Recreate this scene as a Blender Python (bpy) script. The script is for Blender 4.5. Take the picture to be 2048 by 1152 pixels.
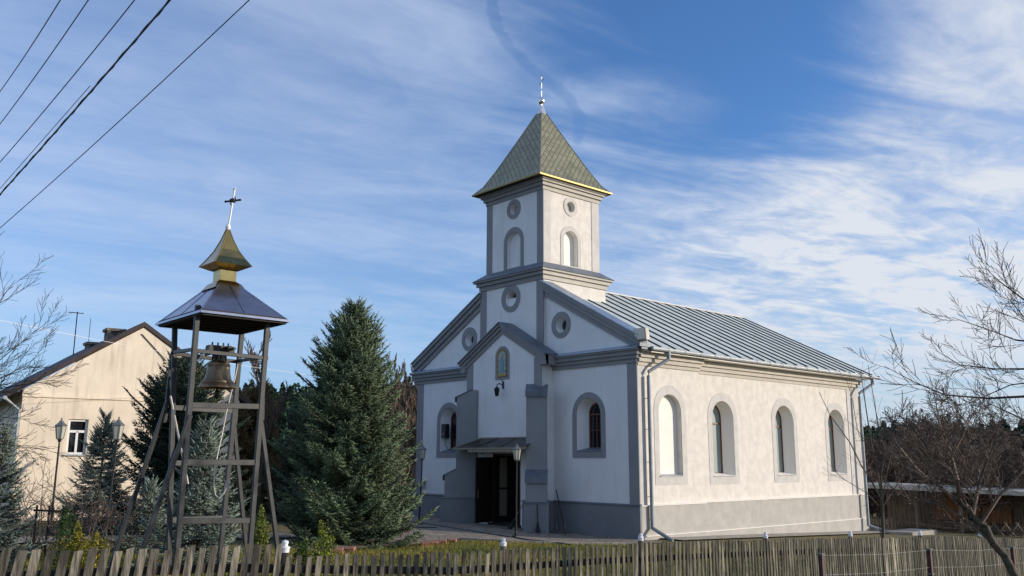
import bpy, bmesh, math, random
import numpy as np
from mathutils import Matrix, Vector
from math import radians, sin, cos, tan, pi, sqrt
S = bpy.context.scene
for o in list(bpy.data.objects): bpy.data.objects.remove(o)
col = S.collection

# ------------------------------------------------------------------ camera
F = 1767.68
PIT, ROL, YAW = radians(10.957), radians(0.1891), radians(48.4958)
CAM = np.array([19.92, -23.3665, 2.6])
fw = np.array([-sin(YAW)*cos(PIT), cos(YAW)*cos(PIT), sin(PIT)])
rt = np.array([cos(YAW), sin(YAW), 0.0]); up = np.cross(rt, fw)
rt, up = cos(ROL)*rt+sin(ROL)*up, -sin(ROL)*rt+cos(ROL)*up
hf = np.array([-sin(YAW), cos(YAW), 0.0])
cd = bpy.data.cameras.new('camera'); cam = bpy.data.objects.new('camera', cd); col.objects.link(cam)
cam.matrix_world = Matrix(((rt[0], up[0], -fw[0], CAM[0]), (rt[1], up[1], -fw[1], CAM[1]), (rt[2], up[2], -fw[2], CAM[2]), (0, 0, 0, 1)))
cd.sensor_width = 36; cd.lens = F/2048*36; cd.clip_start = .1; cd.clip_end = 3000
S.camera = cam

def ray(px, py): return fw + rt*(px-1024)/F - up*(py-576)/F
def on(ax, c, px, py):
    i = 'xyz'.index(ax); d = ray(px, py); return CAM + d*(c-CAM[i])/d[i]
def dep(D, px, py):
    d = ray(px, py); return CAM + d*D/(d@hf)

# ------------------------------------------------------------------ sun, sky, exposure
SUN_EL, SUN_AZ = radians(13), radians(45)     # azimuth measured from +x towards +y
sd = Vector((cos(SUN_EL)*cos(SUN_AZ), cos(SUN_EL)*sin(SUN_AZ), sin(SUN_EL)))
sl = bpy.data.lights.new('sun', 'SUN'); sl.energy = 3.9; sl.angle = radians(.5); sl.color = (1, .885, .745)
so = bpy.data.objects.new('sun', sl); col.objects.link(so); so.rotation_euler = sd.to_track_quat('Z', 'Y').to_euler()
so.location = (40, 40, 30)
S.view_settings.view_transform = 'Standard'; S.view_settings.look = 'None'; S.view_settings.exposure = 0.25
S.view_settings.gamma = 1
W = bpy.data.worlds.new('World'); S.world = W; W.use_nodes = True
nt = W.node_tree; nt.nodes.clear()
def N(t, **k):
    n = nt.nodes.new(t)
    for a, b in k.items(): setattr(n, a, b)
    return n
def setin(n, **k):
    for a, b in k.items(): n.inputs[a.replace('_', ' ')].default_value = b
def M_(op, a, b=None, c=None, cl=False):
    n = N('ShaderNodeMath', operation=op); n.use_clamp = cl
    for i, v in enumerate((a, b, c)):
        if v is None: continue
        if hasattr(v, 'links'): nt.links.new(v, n.inputs[i])
        else: n.inputs[i].default_value = v
    return n.outputs[0]
def ramp(x, lo, hi):
    n = N('ShaderNodeMapRange'); n.interpolation_type = 'SMOOTHSTEP'; nt.links.new(x, n.inputs[0])
    n.inputs[1].default_value = lo; n.inputs[2].default_value = hi; return n.outputs[0]
sky = N('ShaderNodeTexSky', sky_type='NISHITA'); sky.sun_disc = False
sky.sun_elevation = SUN_EL; sky.sun_rotation = radians(90)-SUN_AZ
sky.air_density = 1.1; sky.dust_density = .2; sky.ozone_density = 2.6; sky.altitude = 200
tc = N('ShaderNodeTexCoord'); sep = N('ShaderNodeSeparateXYZ'); nt.links.new(tc.outputs['Generated'], sep.inputs[0])
X, Y, Z = sep.outputs
# directions in a frame turned to the view's azimuth: a = to the right, b = ahead
ca = M_('ADD', M_('MULTIPLY', X, float(rt[0])), M_('MULTIPLY', Y, float(rt[1])))
cb = M_('ADD', M_('MULTIPLY', X, float(hf[0])), M_('MULTIPLY', Y, float(hf[1])))
zz = M_('MAXIMUM', Z, .0); den = M_('ADD', zz, .07)
pu = M_('DIVIDE', ca, den); pv = M_('DIVIDE', cb, den)      # the cloud layer seen in plan
def noise(sx, sy, rot, scale, det, rough, off, dist=0.0):
    r = radians(rot)
    u = M_('ADD', M_('MULTIPLY', pu, cos(r)*sx), M_('MULTIPLY', pv, sin(r)*sx))
    v = M_('ADD', M_('MULTIPLY', pu, -sin(r)*sy), M_('MULTIPLY', pv, cos(r)*sy))
    c = N('ShaderNodeCombineXYZ'); nt.links.new(u, c.inputs[0]); nt.links.new(v, c.inputs[1]); c.inputs[2].default_value = off
    n = N('ShaderNodeTexNoise'); nt.links.new(c.outputs[0], n.inputs['Vector'])
    setin(n, Scale=scale, Detail=det, Roughness=rough, Distortion=dist); return n.outputs[0]
n1 = noise(.42, 1.0, 24, .8, 7, .55, 3.1, .5)        # broad bands
n2 = noise(.45, 1.25, 28, 2.1, 9, .60, 7.7, .7)      # fine streaks
n3 = noise(.8, 1.2, 35, 6.0, 7, .62, 1.3, .5)        # small ripples
az = M_('DIVIDE', ca, M_('MAXIMUM', cb, .05))       # tangent of the bearing off the view
el = M_('DIVIDE', zz, M_('MAXIMUM', cb, .05))
# where the layer lies: thin veil to the left, clear window above centre right, thick to the right
right = ramp(M_('SUBTRACT', az, M_('MULTIPLY', M_('SUBTRACT', el, .30), .55)), -.05, .42)
left = M_('SUBTRACT', 1.0, ramp(M_('ADD', az, M_('MULTIPLY', n1, .35)), -.22, .42))
clearw = ramp(M_('ADD', M_('ADD', M_('POWER', M_('DIVIDE', M_('SUBTRACT', az, .21), .23), 2.0), M_('POWER', M_('DIVIDE', M_('SUBTRACT', el, .58), .22), 2.0)), M_('MULTIPLY', M_('SUBTRACT', M_('ADD', n1, n2), 1.0), 3.2)), .1, 2.0)
t1 = ramp(M_('ADD', M_('ADD', M_('MULTIPLY', n1, .5), M_('MULTIPLY', n2, .32)), M_('MULTIPLY', n3, .18)), .36, .64)
t2 = ramp(M_('ADD', M_('MULTIPLY', n2, .62), M_('MULTIPLY', n3, .38)), .36, .64)
lowr = M_('MULTIPLY', ramp(az, .05, .35), M_('SUBTRACT', 1.0, ramp(el, .18, .42)))
dens = M_('ADD', M_('MULTIPLY', right, M_('ADD', .30, M_('MULTIPLY', t2, .62))), M_('MULTIPLY', left, M_('ADD', .26, M_('MULTIPLY', t1, .40))))
dens = M_('ADD', dens, M_('MULTIPLY', M_('MULTIPLY', t1, .60), M_('SUBTRACT', 1.0, M_('MAXIMUM', right, left))))
dens = M_('ADD', M_('MULTIPLY', dens, clearw), M_('MULTIPLY', lowr, M_('ADD', .04, M_('MULTIPLY', t2, .50))), cl=True)
def skypt(px, py): d = ray(px, py); return float(d@rt), float(d@hf), float(d[2])
def seg(p, q):
    a, b_, c = skypt(*p); x0, y0 = a/b_, c/b_; a, b_, c = skypt(*q); x1, y1 = a/b_, c/b_; L2 = (x1-x0)**2+(y1-y0)**2
    u = M_('DIVIDE', M_('ADD', M_('MULTIPLY', M_('SUBTRACT', az, x0), x1-x0), M_('MULTIPLY', M_('SUBTRACT', el, y0), y1-y0)), L2, cl=True)
    return M_('ADD', M_('POWER', M_('ABSOLUTE', M_('SUBTRACT', M_('SUBTRACT', az, x0), M_('MULTIPLY', u, x1-x0))), 2.0), M_('POWER', M_('ABSOLUTE', M_('SUBTRACT', M_('SUBTRACT', el, y0), M_('MULTIPLY', u, y1-y0))), 2.0))
# a thin wisp right of the spire, cut by the dark trail an aircraft left in the veil
wx, wb, wz = skypt(1260, 215); wp_ = M_('ADD', M_('POWER', M_('DIVIDE', M_('SUBTRACT', az, wx/wb), .115), 2.0), M_('POWER', M_('DIVIDE', M_('SUBTRACT', el, wz/wb), .055), 2.0))
dens = M_('ADD', dens, M_('MULTIPLY', M_('MULTIPLY', M_('SUBTRACT', 1.0, ramp(wp_, .0, 1.3)), t1), .42), cl=True)
az0, el0 = az, el; az = M_('ADD', az, M_('MULTIPLY', M_('SUBTRACT', n3, .5), .022)); el = M_('ADD', el, M_('MULTIPLY', M_('SUBTRACT', n2, .5), .03))
TP = [(972, -60), (984, 25), (1012, 85), (1052, 130), (1100, 163), (1138, 190), (1156, 225), (1158, 275)]; tr_ = seg(TP[0], TP[1])
for i in range(1, 7): tr_ = M_('MINIMUM', tr_, seg(TP[i], TP[i+1]))
az, el = az0, el0
dens = M_('MULTIPLY', dens, M_('ADD', .62, M_('MULTIPLY', .38, ramp(tr_, .000004, .00009))))
dens = M_('MULTIPLY', dens, M_('ADD', .45, M_('MULTIPLY', .55, ramp(el, .0, .16))))
mix = N('ShaderNodeMix', data_type='RGBA')
nt.links.new(dens, mix.inputs[0])
tint = N('ShaderNodeMix', data_type='RGBA', blend_type='MULTIPLY'); tint.inputs[0].default_value = 1
nt.links.new(sky.outputs[0], tint.inputs[6]); tint.inputs[7].default_value = (.86, 1.22, 1.75, 1)
nt.links.new(tint.outputs[2], mix.inputs[6])
cc = N('ShaderNodeMix', data_type='RGBA'); nt.links.new(right, cc.inputs[0])
cc.inputs[6].default_value = (5.3, 6.3, 8.2, 1); cc.inputs[7].default_value = (6.6, 7.0, 7.7, 1)
nt.links.new(cc.outputs[2], mix.inputs[7])
hz = N('ShaderNodeMix', data_type='RGBA'); nt.links.new(M_('MULTIPLY', M_('SUBTRACT', 1.0, ramp(el, -.02, .20)), .68), hz.inputs[0])
hc = N('ShaderNodeMix', data_type='RGBA'); nt.links.new(right, hc.inputs[0]); hc.inputs[6].default_value = (2.6, 4.4, 7.6, 1); hc.inputs[7].default_value = (5.0, 5.8, 7.1, 1)
nt.links.new(mix.outputs[2], hz.inputs[6]); nt.links.new(hc.outputs[2], hz.inputs[7])
bg = N('ShaderNodeBackground'); bg.inputs[1].default_value = .094
out = N('ShaderNodeOutputWorld'); nt.links.new(hz.outputs[2], bg.inputs[0]); nt.links.new(bg.outputs[0], out.inputs[0])

# ------------------------------------------------------------------ materials
def mat(name, c, rough=.85, metal=0.0, var=.0, vs=3.0, bump=0.0, bs=40.0, c2=None, det=5, stretch=None, attr=False, spec=.5, thr=(.4, .6)):
    m = bpy.data.materials.new(name); m.use_nodes = True; t = m.node_tree; b = t.nodes['Principled BSDF']
    b.inputs['Base Color'].default_value = (*c, 1); b.inputs['Roughness'].default_value = rough; b.inputs['Metallic'].default_value = metal
    b.inputs['Specular IOR Level'].default_value = spec
    tc = t.nodes.new('ShaderNodeTexCoord'); vec = tc.outputs['Object']
    if stretch:
        mp = t.nodes.new('ShaderNodeMapping'); mp.inputs['Scale'].default_value = stretch; t.links.new(vec, mp.inputs[0]); vec = mp.outputs[0]
    colr = None
    if c2 or var:
        n = t.nodes.new('ShaderNodeTexNoise'); n.inputs['Scale'].default_value = vs; n.inputs['Detail'].default_value = det; n.inputs['Roughness'].default_value = .6
        t.links.new(vec, n.inputs['Vector'])
        r = t.nodes.new('ShaderNodeMapRange'); r.inputs[1].default_value = thr[0]; r.inputs[2].default_value = thr[1]; t.links.new(n.outputs[0], r.inputs[0])
        mx = t.nodes.new('ShaderNodeMix'); mx.data_type = 'RGBA'; t.links.new(r.outputs[0], mx.inputs[0])
        if c2: a, d = c, c2
        else: a, d = [v*(1-var) for v in c], [min(1, v*(1+var)) for v in c]
        mx.inputs[6].default_value = (*a, 1); mx.inputs[7].default_value = (*d, 1); colr = mx.outputs[2]
    if attr:
        at = t.nodes.new('ShaderNodeAttribute'); at.attribute_name = 'tint'
        m2 = t.nodes.new('ShaderNodeMix'); m2.data_type = 'RGBA'; m2.blend_type = 'MULTIPLY'; m2.inputs[0].default_value = 1
        if colr: t.links.new(colr, m2.inputs[6])
        else: m2.inputs[6].default_value = (*c, 1)
        t.links.new(at.outputs['Color'], m2.inputs[7]); colr = m2.outputs[2]
    if colr: t.links.new(colr, b.inputs['Base Color'])
    if bump:
        n = t.nodes.new('ShaderNodeTexNoise'); n.inputs['Scale'].default_value = bs; n.inputs['Detail'].default_value = 4; t.links.new(vec, n.inputs['Vector'])
        bp = t.nodes.new('ShaderNodeBump'); bp.inputs['Strength'].default_value = bump; bp.inputs['Distance'].default_value = .02
        t.links.new(n.outputs[0], bp.inputs['Height']); t.links.new(bp.outputs[0], b.inputs['Normal'])
    return m
def grime(m, amt=.5, lo=.0, hi=1.2, color=(.25, .22, .18)):
    """dust splashed on the foot of a wall and thin rain streaks: blotches of its own shape"""
    t = m.node_tree; b = t.nodes['Principled BSDF']; src = b.inputs['Base Color'].links[0].from_socket
    tc = t.nodes.new('ShaderNodeTexCoord'); mp = t.nodes.new('ShaderNodeMapping'); mp.inputs['Scale'].default_value = (2.2, 2.2, .35)
    t.links.new(tc.outputs['Object'], mp.inputs[0]); n = t.nodes.new('ShaderNodeTexNoise'); n.inputs['Scale'].default_value = 2.0; n.inputs['Detail'].default_value = 7
    t.links.new(mp.outputs[0], n.inputs['Vector']); r = t.nodes.new('ShaderNodeMapRange'); r.inputs[1].default_value = .52; r.inputs[2].default_value = .8; r.inputs[4].default_value = amt
    t.links.new(n.outputs[0], r.inputs[0]); mx = t.nodes.new('ShaderNodeMix'); mx.data_type = 'RGBA'
    t.links.new(r.outputs[0], mx.inputs[0]); t.links.new(src, mx.inputs[6]); mx.inputs[7].default_value = (*color, 1); t.links.new(mx.outputs[2], b.inputs['Base Color'])
def streaks(m, amt=.4, color=(.4, .4, .4)):
    t = m.node_tree; b = t.nodes['Principled BSDF']; src = b.inputs['Base Color'].links[0].from_socket
    tc = t.nodes.new('ShaderNodeTexCoord'); mp = t.nodes.new('ShaderNodeMapping'); mp.inputs['Scale'].default_value = (7, 7, .28); t.links.new(tc.outputs['Object'], mp.inputs[0])
    n = t.nodes.new('ShaderNodeTexNoise'); n.inputs['Scale'].default_value = 1.6; n.inputs['Detail'].default_value = 6; t.links.new(mp.outputs[0], n.inputs['Vector'])
    r = t.nodes.new('ShaderNodeMapRange'); r.inputs[1].default_value = .56; r.inputs[2].default_value = .80; r.inputs[4].default_value = amt; t.links.new(n.outputs[0], r.inputs[0])
    mx = t.nodes.new('ShaderNodeMix'); mx.data_type = 'RGBA'; t.links.new(r.outputs[0], mx.inputs[0]); t.links.new(src, mx.inputs[6]); mx.inputs[7].default_value = (*color, 1); t.links.new(mx.outputs[2], b.inputs['Base Color'])
MT = {}
MT['wall'] = mat('facade_plaster', (.74, .735, .73), .9, var=.035, vs=.9, bump=.12, bs=60); grime(MT['wall'], .3, color=(.50, .50, .50))
MT['side'] = mat('side_plaster', (.615, .575, .525), .9, c2=(.695, .655, .60), vs=3.6, bump=.18, bs=70, det=8); grime(MT['side'], .32, color=(.47, .44, .40))
streaks(MT['wall'], .35, (.5, .5, .5)); streaks(MT['side'], .4, (.5, .46, .41))
MT['niche'] = mat('niche_plaster', (.80, .76, .70), .9, var=.02, vs=1, bump=.08)
MT['grey'] = mat('grey_paint', (.25, .25, .26), .88, var=.05, vs=1.3, bump=.12, bs=60)
MT['grey2'] = mat('buttress_grey', (.245, .26, .27), .88, var=.05, vs=1.1, bump=.15, bs=50); grime(MT['grey2'], .25, color=(.2, .2, .2))
MT['plinth'] = mat('plinth_grey', (.20, .21, .225), .88, var=.06, vs=1.2, bump=.2, bs=50); grime(MT['plinth'], .3, color=(.18, .17, .16))
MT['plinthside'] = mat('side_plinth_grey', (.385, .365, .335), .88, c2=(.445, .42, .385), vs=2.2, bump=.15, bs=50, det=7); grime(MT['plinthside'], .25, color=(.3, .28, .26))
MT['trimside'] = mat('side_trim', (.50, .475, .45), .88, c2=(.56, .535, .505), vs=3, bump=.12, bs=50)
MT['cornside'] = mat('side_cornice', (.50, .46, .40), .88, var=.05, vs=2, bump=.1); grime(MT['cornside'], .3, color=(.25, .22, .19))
MT['edge'] = mat('sill_edge_white', (.78, .74, .68), .7)
MT['roof'] = mat('zinc_sheet', (.44, .50, .49), .55, .10, c2=(.56, .61, .595), vs=1.5, det=6, bump=.05, bs=8)
MT['seam'] = mat('seam_dark', (.012, .013, .014), .9, .0)
MT['sheet'] = mat('flashing_sheet', (.30, .36, .44), .35, .5, var=.12, vs=4, bump=.05, bs=10)
MT['sheetd'] = mat('dark_flashing', (.13, .15, .18), .55, .15, var=.15, vs=4)
MT['galv'] = mat('galvanised_steel', (.36, .38, .39), .6, .15, var=.12, vs=5)
MT['pipe'] = mat('downpipe_steel', (.26, .29, .32), .55, .2, var=.12, vs=5)
MT['gold'] = mat('gold_sheet', (.42, .305, .12), .16, 1.0, var=.08, vs=5, bump=.12, bs=5)
MT['goldmat'] = mat('gold_edge', (.30, .215, .075), .5, .7)
MT['chrome'] = mat('polished_steel', (.75, .75, .76), .18, 1.0)
MT['blueroof'] = mat('polished_dark_sheet', (.30, .31, .38), .2, .9, var=.1, vs=3, bump=.06, bs=2.5)
MT['steel'] = mat('bell_frame_paint', (.022, .024, .026), .5, .1, var=.25, vs=6, bump=.1, bs=60); 
MT['black'] = mat('black_iron', (.012, .012, .013), .45, .2)
MT['bronze'] = mat('bell_bronze', (.34, .23, .13), .40, .85, c2=(.17, .13, .09), vs=6, stretch=(1, 1, .4))
MT['rope'] = mat('rope', (.6, .56, .5), .9)
MT['glassd'] = mat('dark_window_glass', (.012, .014, .017), .06, .0, spec=.7)
MT['glassg'] = mat('pale_window_glass', (.24, .29, .27), .3, .0, spec=.5)
MT['frame'] = mat('brown_window_frame', (.12, .035, .018), .5)
MT['whiteframe'] = mat('white_frame', (.75, .75, .73), .5)
MT['door'] = mat('dark_door_wood', (.010, .006, .005), .45, var=.4, vs=5, stretch=(6, 6, .6))
MT['doorframe'] = mat('door_frame_wood', (.025, .008, .007), .5)
MT['inner'] = mat('vestibule_paint', (.40, .33, .24), .8)
MT['void'] = mat('dark_interior', (.02, .02, .02), .9)
MT['canopy'] = mat('canopy_sheet', (.05, .045, .04), .45, .4, var=.3, vs=3, bump=.1, bs=12)
MT['canopye'] = mat('canopy_edge', (.28, .25, .18), .5, .3)
MT['lace'] = mat('pale_valance', (.38, .36, .31), .7)
MT['housewall'] = mat('house_plaster', (.70, .60, .47), .92, c2=(.80, .69, .55), vs=.8, bump=.2, bs=30, det=8); grime(MT['housewall'], .55, color=(.36, .31, .25))
streaks(MT['housewall'], .5, (.38, .32, .25))
MT['houseroof'] = mat('brown_roof', (.035, .022, .022), .7, var=.3, vs=4)
MT['chimney'] = mat('chimney_render', (.22, .20, .15), .9, c2=(.08, .075, .065), vs=5)
MT['bark'] = mat('bark', (.035, .03, .02), .9, c2=(.085, .07, .05), vs=14, bump=.6, bs=40)
MT['twig'] = mat('twig_bark', (.085, .055, .042), .8, c2=(.15, .11, .085), vs=6)
MT['twigd'] = mat('dark_twig', (.022, .017, .015), .8)
MT['twigr'] = mat('reddish_twig', (.19, .13, .095), .85, c2=(.13, .10, .065), vs=2)
MT['birch'] = mat('pale_bark', (.38, .32, .26), .8, c2=(.15, .12, .1), vs=6)
MT['spruce'] = mat('spruce_needles', (.088, .125, .068), .6, attr=True, spec=.3)
MT['bluespruce'] = mat('blue_spruce_needles', (.15, .19, .155), .6, attr=True, spec=.3)
MT['darkfir'] = mat('fir_needles', (.032, .050, .034), .6, attr=True, spec=.25)
MT['brownfir'] = mat('brown_thuja', (.13, .095, .045), .8, attr=True, spec=.2)
MT['farpine'] = mat('far_pine', (.052, .088, .055), .9, attr=True, spec=.1)
MT['farbare'] = mat('far_bare_wood', (.13, .09, .06), .9, attr=True, spec=.1)
MT['box'] = mat('boxwood_leaf', (.12, .14, .025), .6, attr=True, spec=.3)
MT['redleaf'] = mat('barberry_leaf', (.16, .05, .04), .7, attr=True)
MT['grass'] = mat('grass_blade', (.15, .16, .035), .8, attr=True, spec=.2)
MT['lawn'] = mat('lawn_soil', (.085, .080, .025), .95, c2=(.16, .125, .05), vs=1.7, bump=.8, bs=50, det=9)
MT['concrete'] = mat('concrete_slab', (.36, .33, .28), .9, c2=(.26, .24, .21), vs=3, bump=.3, bs=40, det=8)
MT['brick'] = mat('kerb_brick', (.28, .13, .085), .9, var=.3, vs=6, bump=.3)
MT['fence'] = mat('weathered_pickets', (.042, .038, .030), .9, c2=(.19, .17, .135), vs=6, stretch=(3.0, 3.0, .42), bump=.7, bs=18, det=10, attr=True, thr=(.43, .64))
MT['raild'] = mat('old_rail', (.03, .025, .02), .9, var=.3, vs=8)
MT['cap'] = mat('white_plastic', (.75, .75, .78), .35)
MT['rust'] = mat('red_brown_paint', (.055, .014, .012), .6, var=.4, vs=12)
MT['boards'] = mat('shed_boards', (.10, .08, .065), .9, c2=(.24, .18, .13), vs=3, stretch=(4, 4, .4), bump=.5, bs=20)
MT['boardso'] = mat('orange_boards', (.36, .16, .06), .9, c2=(.16, .09, .05), vs=3, stretch=(4, 4, .4))
MT['shedroof'] = mat('fibre_cement_roof', (.36, .36, .33), .85, var=.1, vs=2)
MT['brickw'] = mat('dull_brickwork', (.11, .085, .075), .95, c2=(.20, .15, .12), vs=9, bump=.5)
MT['lampglass'] = mat('lamp_glass', (.42, .42, .36), .12, .0, spec=.8)
MT['lampmetal'] = mat('lamp_metal', (.20, .20, .19), .45, .6)
MT['flood'] = mat('floodlight_housing', (.48, .45, .38), .5)
MT['paint'] = mat('icon_paint', (.20, .30, .33), .5, c2=(.38, .42, .38), vs=9)
MT['robe'] = mat('icon_robe', (.15, .26, .34), .5); MT['skin'] = mat('icon_skin', (.42, .28, .18), .6)
MT['speaker'] = mat('speaker_plastic', (.010, .010, .012), .5); MT['cone'] = mat('speaker_cone', (.08, .06, .06), .4)
MT['wire'] = mat('cable_black', (.02, .022, .03), .5); MT['wirew'] = mat('cable_white', (.7, .7, .68), .5)
MT['tool'] = mat('tool_wood', (.16, .10, .06), .8); MT['bristle'] = mat('broom_bristle', (.02, .018, .02), .9)
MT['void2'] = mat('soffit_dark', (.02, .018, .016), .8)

# glass and curtains of the lanterns stay opaque enough at their size
# shingles of the spire: metal scales in a diamond lay
def shingle():
    m = bpy.data.materials.new('spire_shingles'); m.use_nodes = True; t = m.node_tree; b = t.nodes['Principled BSDF']
    b.inputs['Metallic'].default_value = .55; b.inputs['Roughness'].default_value = .38
    uv = t.nodes.new('ShaderNodeUVMap'); s = t.nodes.new('ShaderNodeSeparateXYZ'); t.links.new(uv.outputs[0], s.inputs[0])
    def mm(op, a, c=None, cl=False):
        n = t.nodes.new('ShaderNodeMath'); n.operation = op; n.use_clamp = cl
        for i, v in enumerate((a, c)):
            if v is None: continue
            if hasattr(v, 'links'): t.links.new(v, n.inputs[i])
            else: n.inputs[i].default_value = v
        return n.outputs[0]
    k = 3.4
    a = mm('MULTIPLY', mm('ADD', mm('MULTIPLY', s.outputs[0], 1.15), s.outputs[1]), k); c = mm('MULTIPLY', mm('SUBTRACT', s.outputs[1], mm('MULTIPLY', s.outputs[0], 1.15)), k)
    fa, fc = mm('FRACT', a), mm('FRACT', c); ia, ic = mm('FLOOR', a), mm('FLOOR', c)
    line = mm('MAXIMUM', mm('LESS_THAN', fa, .10), mm('LESS_THAN', fc, .10))
    cmb = t.nodes.new('ShaderNodeCombineXYZ'); t.links.new(ia, cmb.inputs[0]); t.links.new(ic, cmb.inputs[1])
    wn = t.nodes.new('ShaderNodeTexWhiteNoise'); wn.noise_dimensions = '2D'; t.links.new(cmb.outputs[0], wn.inputs['Vector'])
    nz = t.nodes.new('ShaderNodeTexNoise'); nz.inputs['Scale'].default_value = 1.6; nz.inputs['Detail'].default_value = 4
    mp = t.nodes.new('ShaderNodeMapping'); mp.inputs['Scale'].default_value = (.7, 3.2, 1); t.links.new(uv.outputs[0], mp.inputs[0]); t.links.new(mp.outputs[0], nz.inputs['Vector'])
    f = mm('ADD', mm('MULTIPLY', wn.outputs['Value'], .4), mm('MULTIPLY', nz.outputs[0], .7), True)
    mx = t.nodes.new('ShaderNodeMix'); mx.data_type = 'RGBA'; t.links.new(f, mx.inputs[0]); mx.inputs[6].default_value = (.16, .155, .09, 1); mx.inputs[7].default_value = (.40, .38, .25, 1)
    m2 = t.nodes.new('ShaderNodeMix'); m2.data_type = 'RGBA'; t.links.new(line, m2.inputs[0]); t.links.new(mx.outputs[2], m2.inputs[6]); m2.inputs[7].default_value = (.035, .035, .022, 1)
    t.links.new(m2.outputs[2], b.inputs['Base Color'])
    bp = t.nodes.new('ShaderNodeBump'); bp.inputs['Strength'].default_value = .8; bp.inputs['Distance'].default_value = .02
    h = mm('ADD', mm('MULTIPLY', mm('MINIMUM', fa, fc), 1.0), mm('MULTIPLY', wn.outputs['Value'], .5)); t.links.new(h, bp.inputs['Height']); t.links.new(bp.outputs[0], b.inputs['Normal'])
    return m
MT['shingle'] = shingle()
def paver():
    m = bpy.data.materials.new('paving_stones'); m.use_nodes = True; t = m.node_tree; b = t.nodes['Principled BSDF']; b.inputs['Roughness'].default_value = .9
    tc = t.nodes.new('ShaderNodeTexCoord'); mp = t.nodes.new('ShaderNodeMapping'); mp.inputs['Rotation'].default_value = (0, 0, radians(0)); t.links.new(tc.outputs['Object'], mp.inputs[0])
    bt = t.nodes.new('ShaderNodeTexBrick'); t.links.new(mp.outputs[0], bt.inputs['Vector']); bt.inputs['Scale'].default_value = 1.0
    bt.inputs['Brick Width'].default_value = .42; bt.inputs['Row Height'].default_value = .42; bt.inputs['Mortar Size'].default_value = .022; bt.offset = .5
    bt.inputs['Color1'].default_value = (.32, .27, .21, 1); bt.inputs['Color2'].default_value = (.20, .175, .145, 1); bt.inputs['Mortar'].default_value = (.035, .03, .025, 1)
    n = t.nodes.new('ShaderNodeTexNoise'); n.inputs['Scale'].default_value = 5; n.inputs['Detail'].default_value = 8; t.links.new(tc.outputs['Object'], n.inputs['Vector'])
    mx = t.nodes.new('ShaderNodeMix'); mx.data_type = 'RGBA'; mx.blend_type = 'OVERLAY'; mx.inputs[0].default_value = .5; t.links.new(bt.outputs[0], mx.inputs[6]); t.links.new(n.outputs[0], mx.inputs[7])
    t.links.new(mx.outputs[2], b.inputs['Base Color'])
    bp = t.nodes.new('ShaderNodeBump'); bp.inputs['Strength'].default_value = .5; bp.inputs['Distance'].default_value = .01; bp.invert = True
    t.links.new(bt.outputs['Fac'], bp.inputs['Height']); t.links.new(bp.outputs[0], b.inputs['Normal']); return m
MT['paver'] = paver()

# ------------------------------------------------------------------ builders
def root_loc(p):
    l = Vector((0, 0, 0))
    while p is not None: l += Vector(p.location); p = p.parent
    return l
def tag(o, label=None, cat=None, group=None, kind=None):
    if label: o['label'] = label
    if cat: o['category'] = cat
    if group: o['group'] = group
    if kind: o['kind'] = kind
    return o
def empty(name, loc, label, cat, group=None):
    o = bpy.data.objects.new(name, None); col.objects.link(o); o.location = loc; o.empty_display_size = .3
    return tag(o, label, cat, group)
def mesh_obj(name, V, Fs, mats, parent=None, mi=None, smooth=False, tint=None, uvs=None):
    """numpy fast path: Fs is an (n,k) array or a list of tuples"""
    me = bpy.data.meshes.new(name)
    off = root_loc(parent); V = np.asarray(V, float) - np.array(off)
    if isinstance(Fs, np.ndarray):
        n, k = Fs.shape
        me.vertices.add(len(V)); me.vertices.foreach_set('co', V.astype(np.float32).ravel())
        me.loops.add(n*k); me.loops.foreach_set('vertex_index', Fs.astype(np.int32).ravel())
        me.polygons.add(n); me.polygons.foreach_set('loop_start', np.arange(0, n*k, k, dtype=np.int32))
        me.update(calc_edges=True)
    else:
        me.from_pydata([tuple(v) for v in V], [], Fs); me.update()
    for m in (mats if isinstance(mats, (list, tuple)) else [mats]): me.materials.append(MT[m] if isinstance(m, str) else m)
    if mi is not None: me.polygons.foreach_set('material_index', np.asarray(mi, np.int32))
    if smooth: me.polygons.foreach_set('use_smooth', np.ones(len(me.polygons), bool))
    if tint is not None:
        a = me.color_attributes.new('tint', 'FLOAT_COLOR', 'POINT'); t = np.ones((len(V), 4), np.float32); t[:, :3] = np.asarray(tint); a.data.foreach_set('color', t.ravel())
    if uvs is not None:
        l = me.uv_layers.new(name='UVMap'); l.data.foreach_set('uv', np.asarray(uvs, np.float32).ravel())
    o = bpy.data.objects.new(name, me); col.objects.link(o)
    if parent: o.parent = parent
    return o
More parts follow.
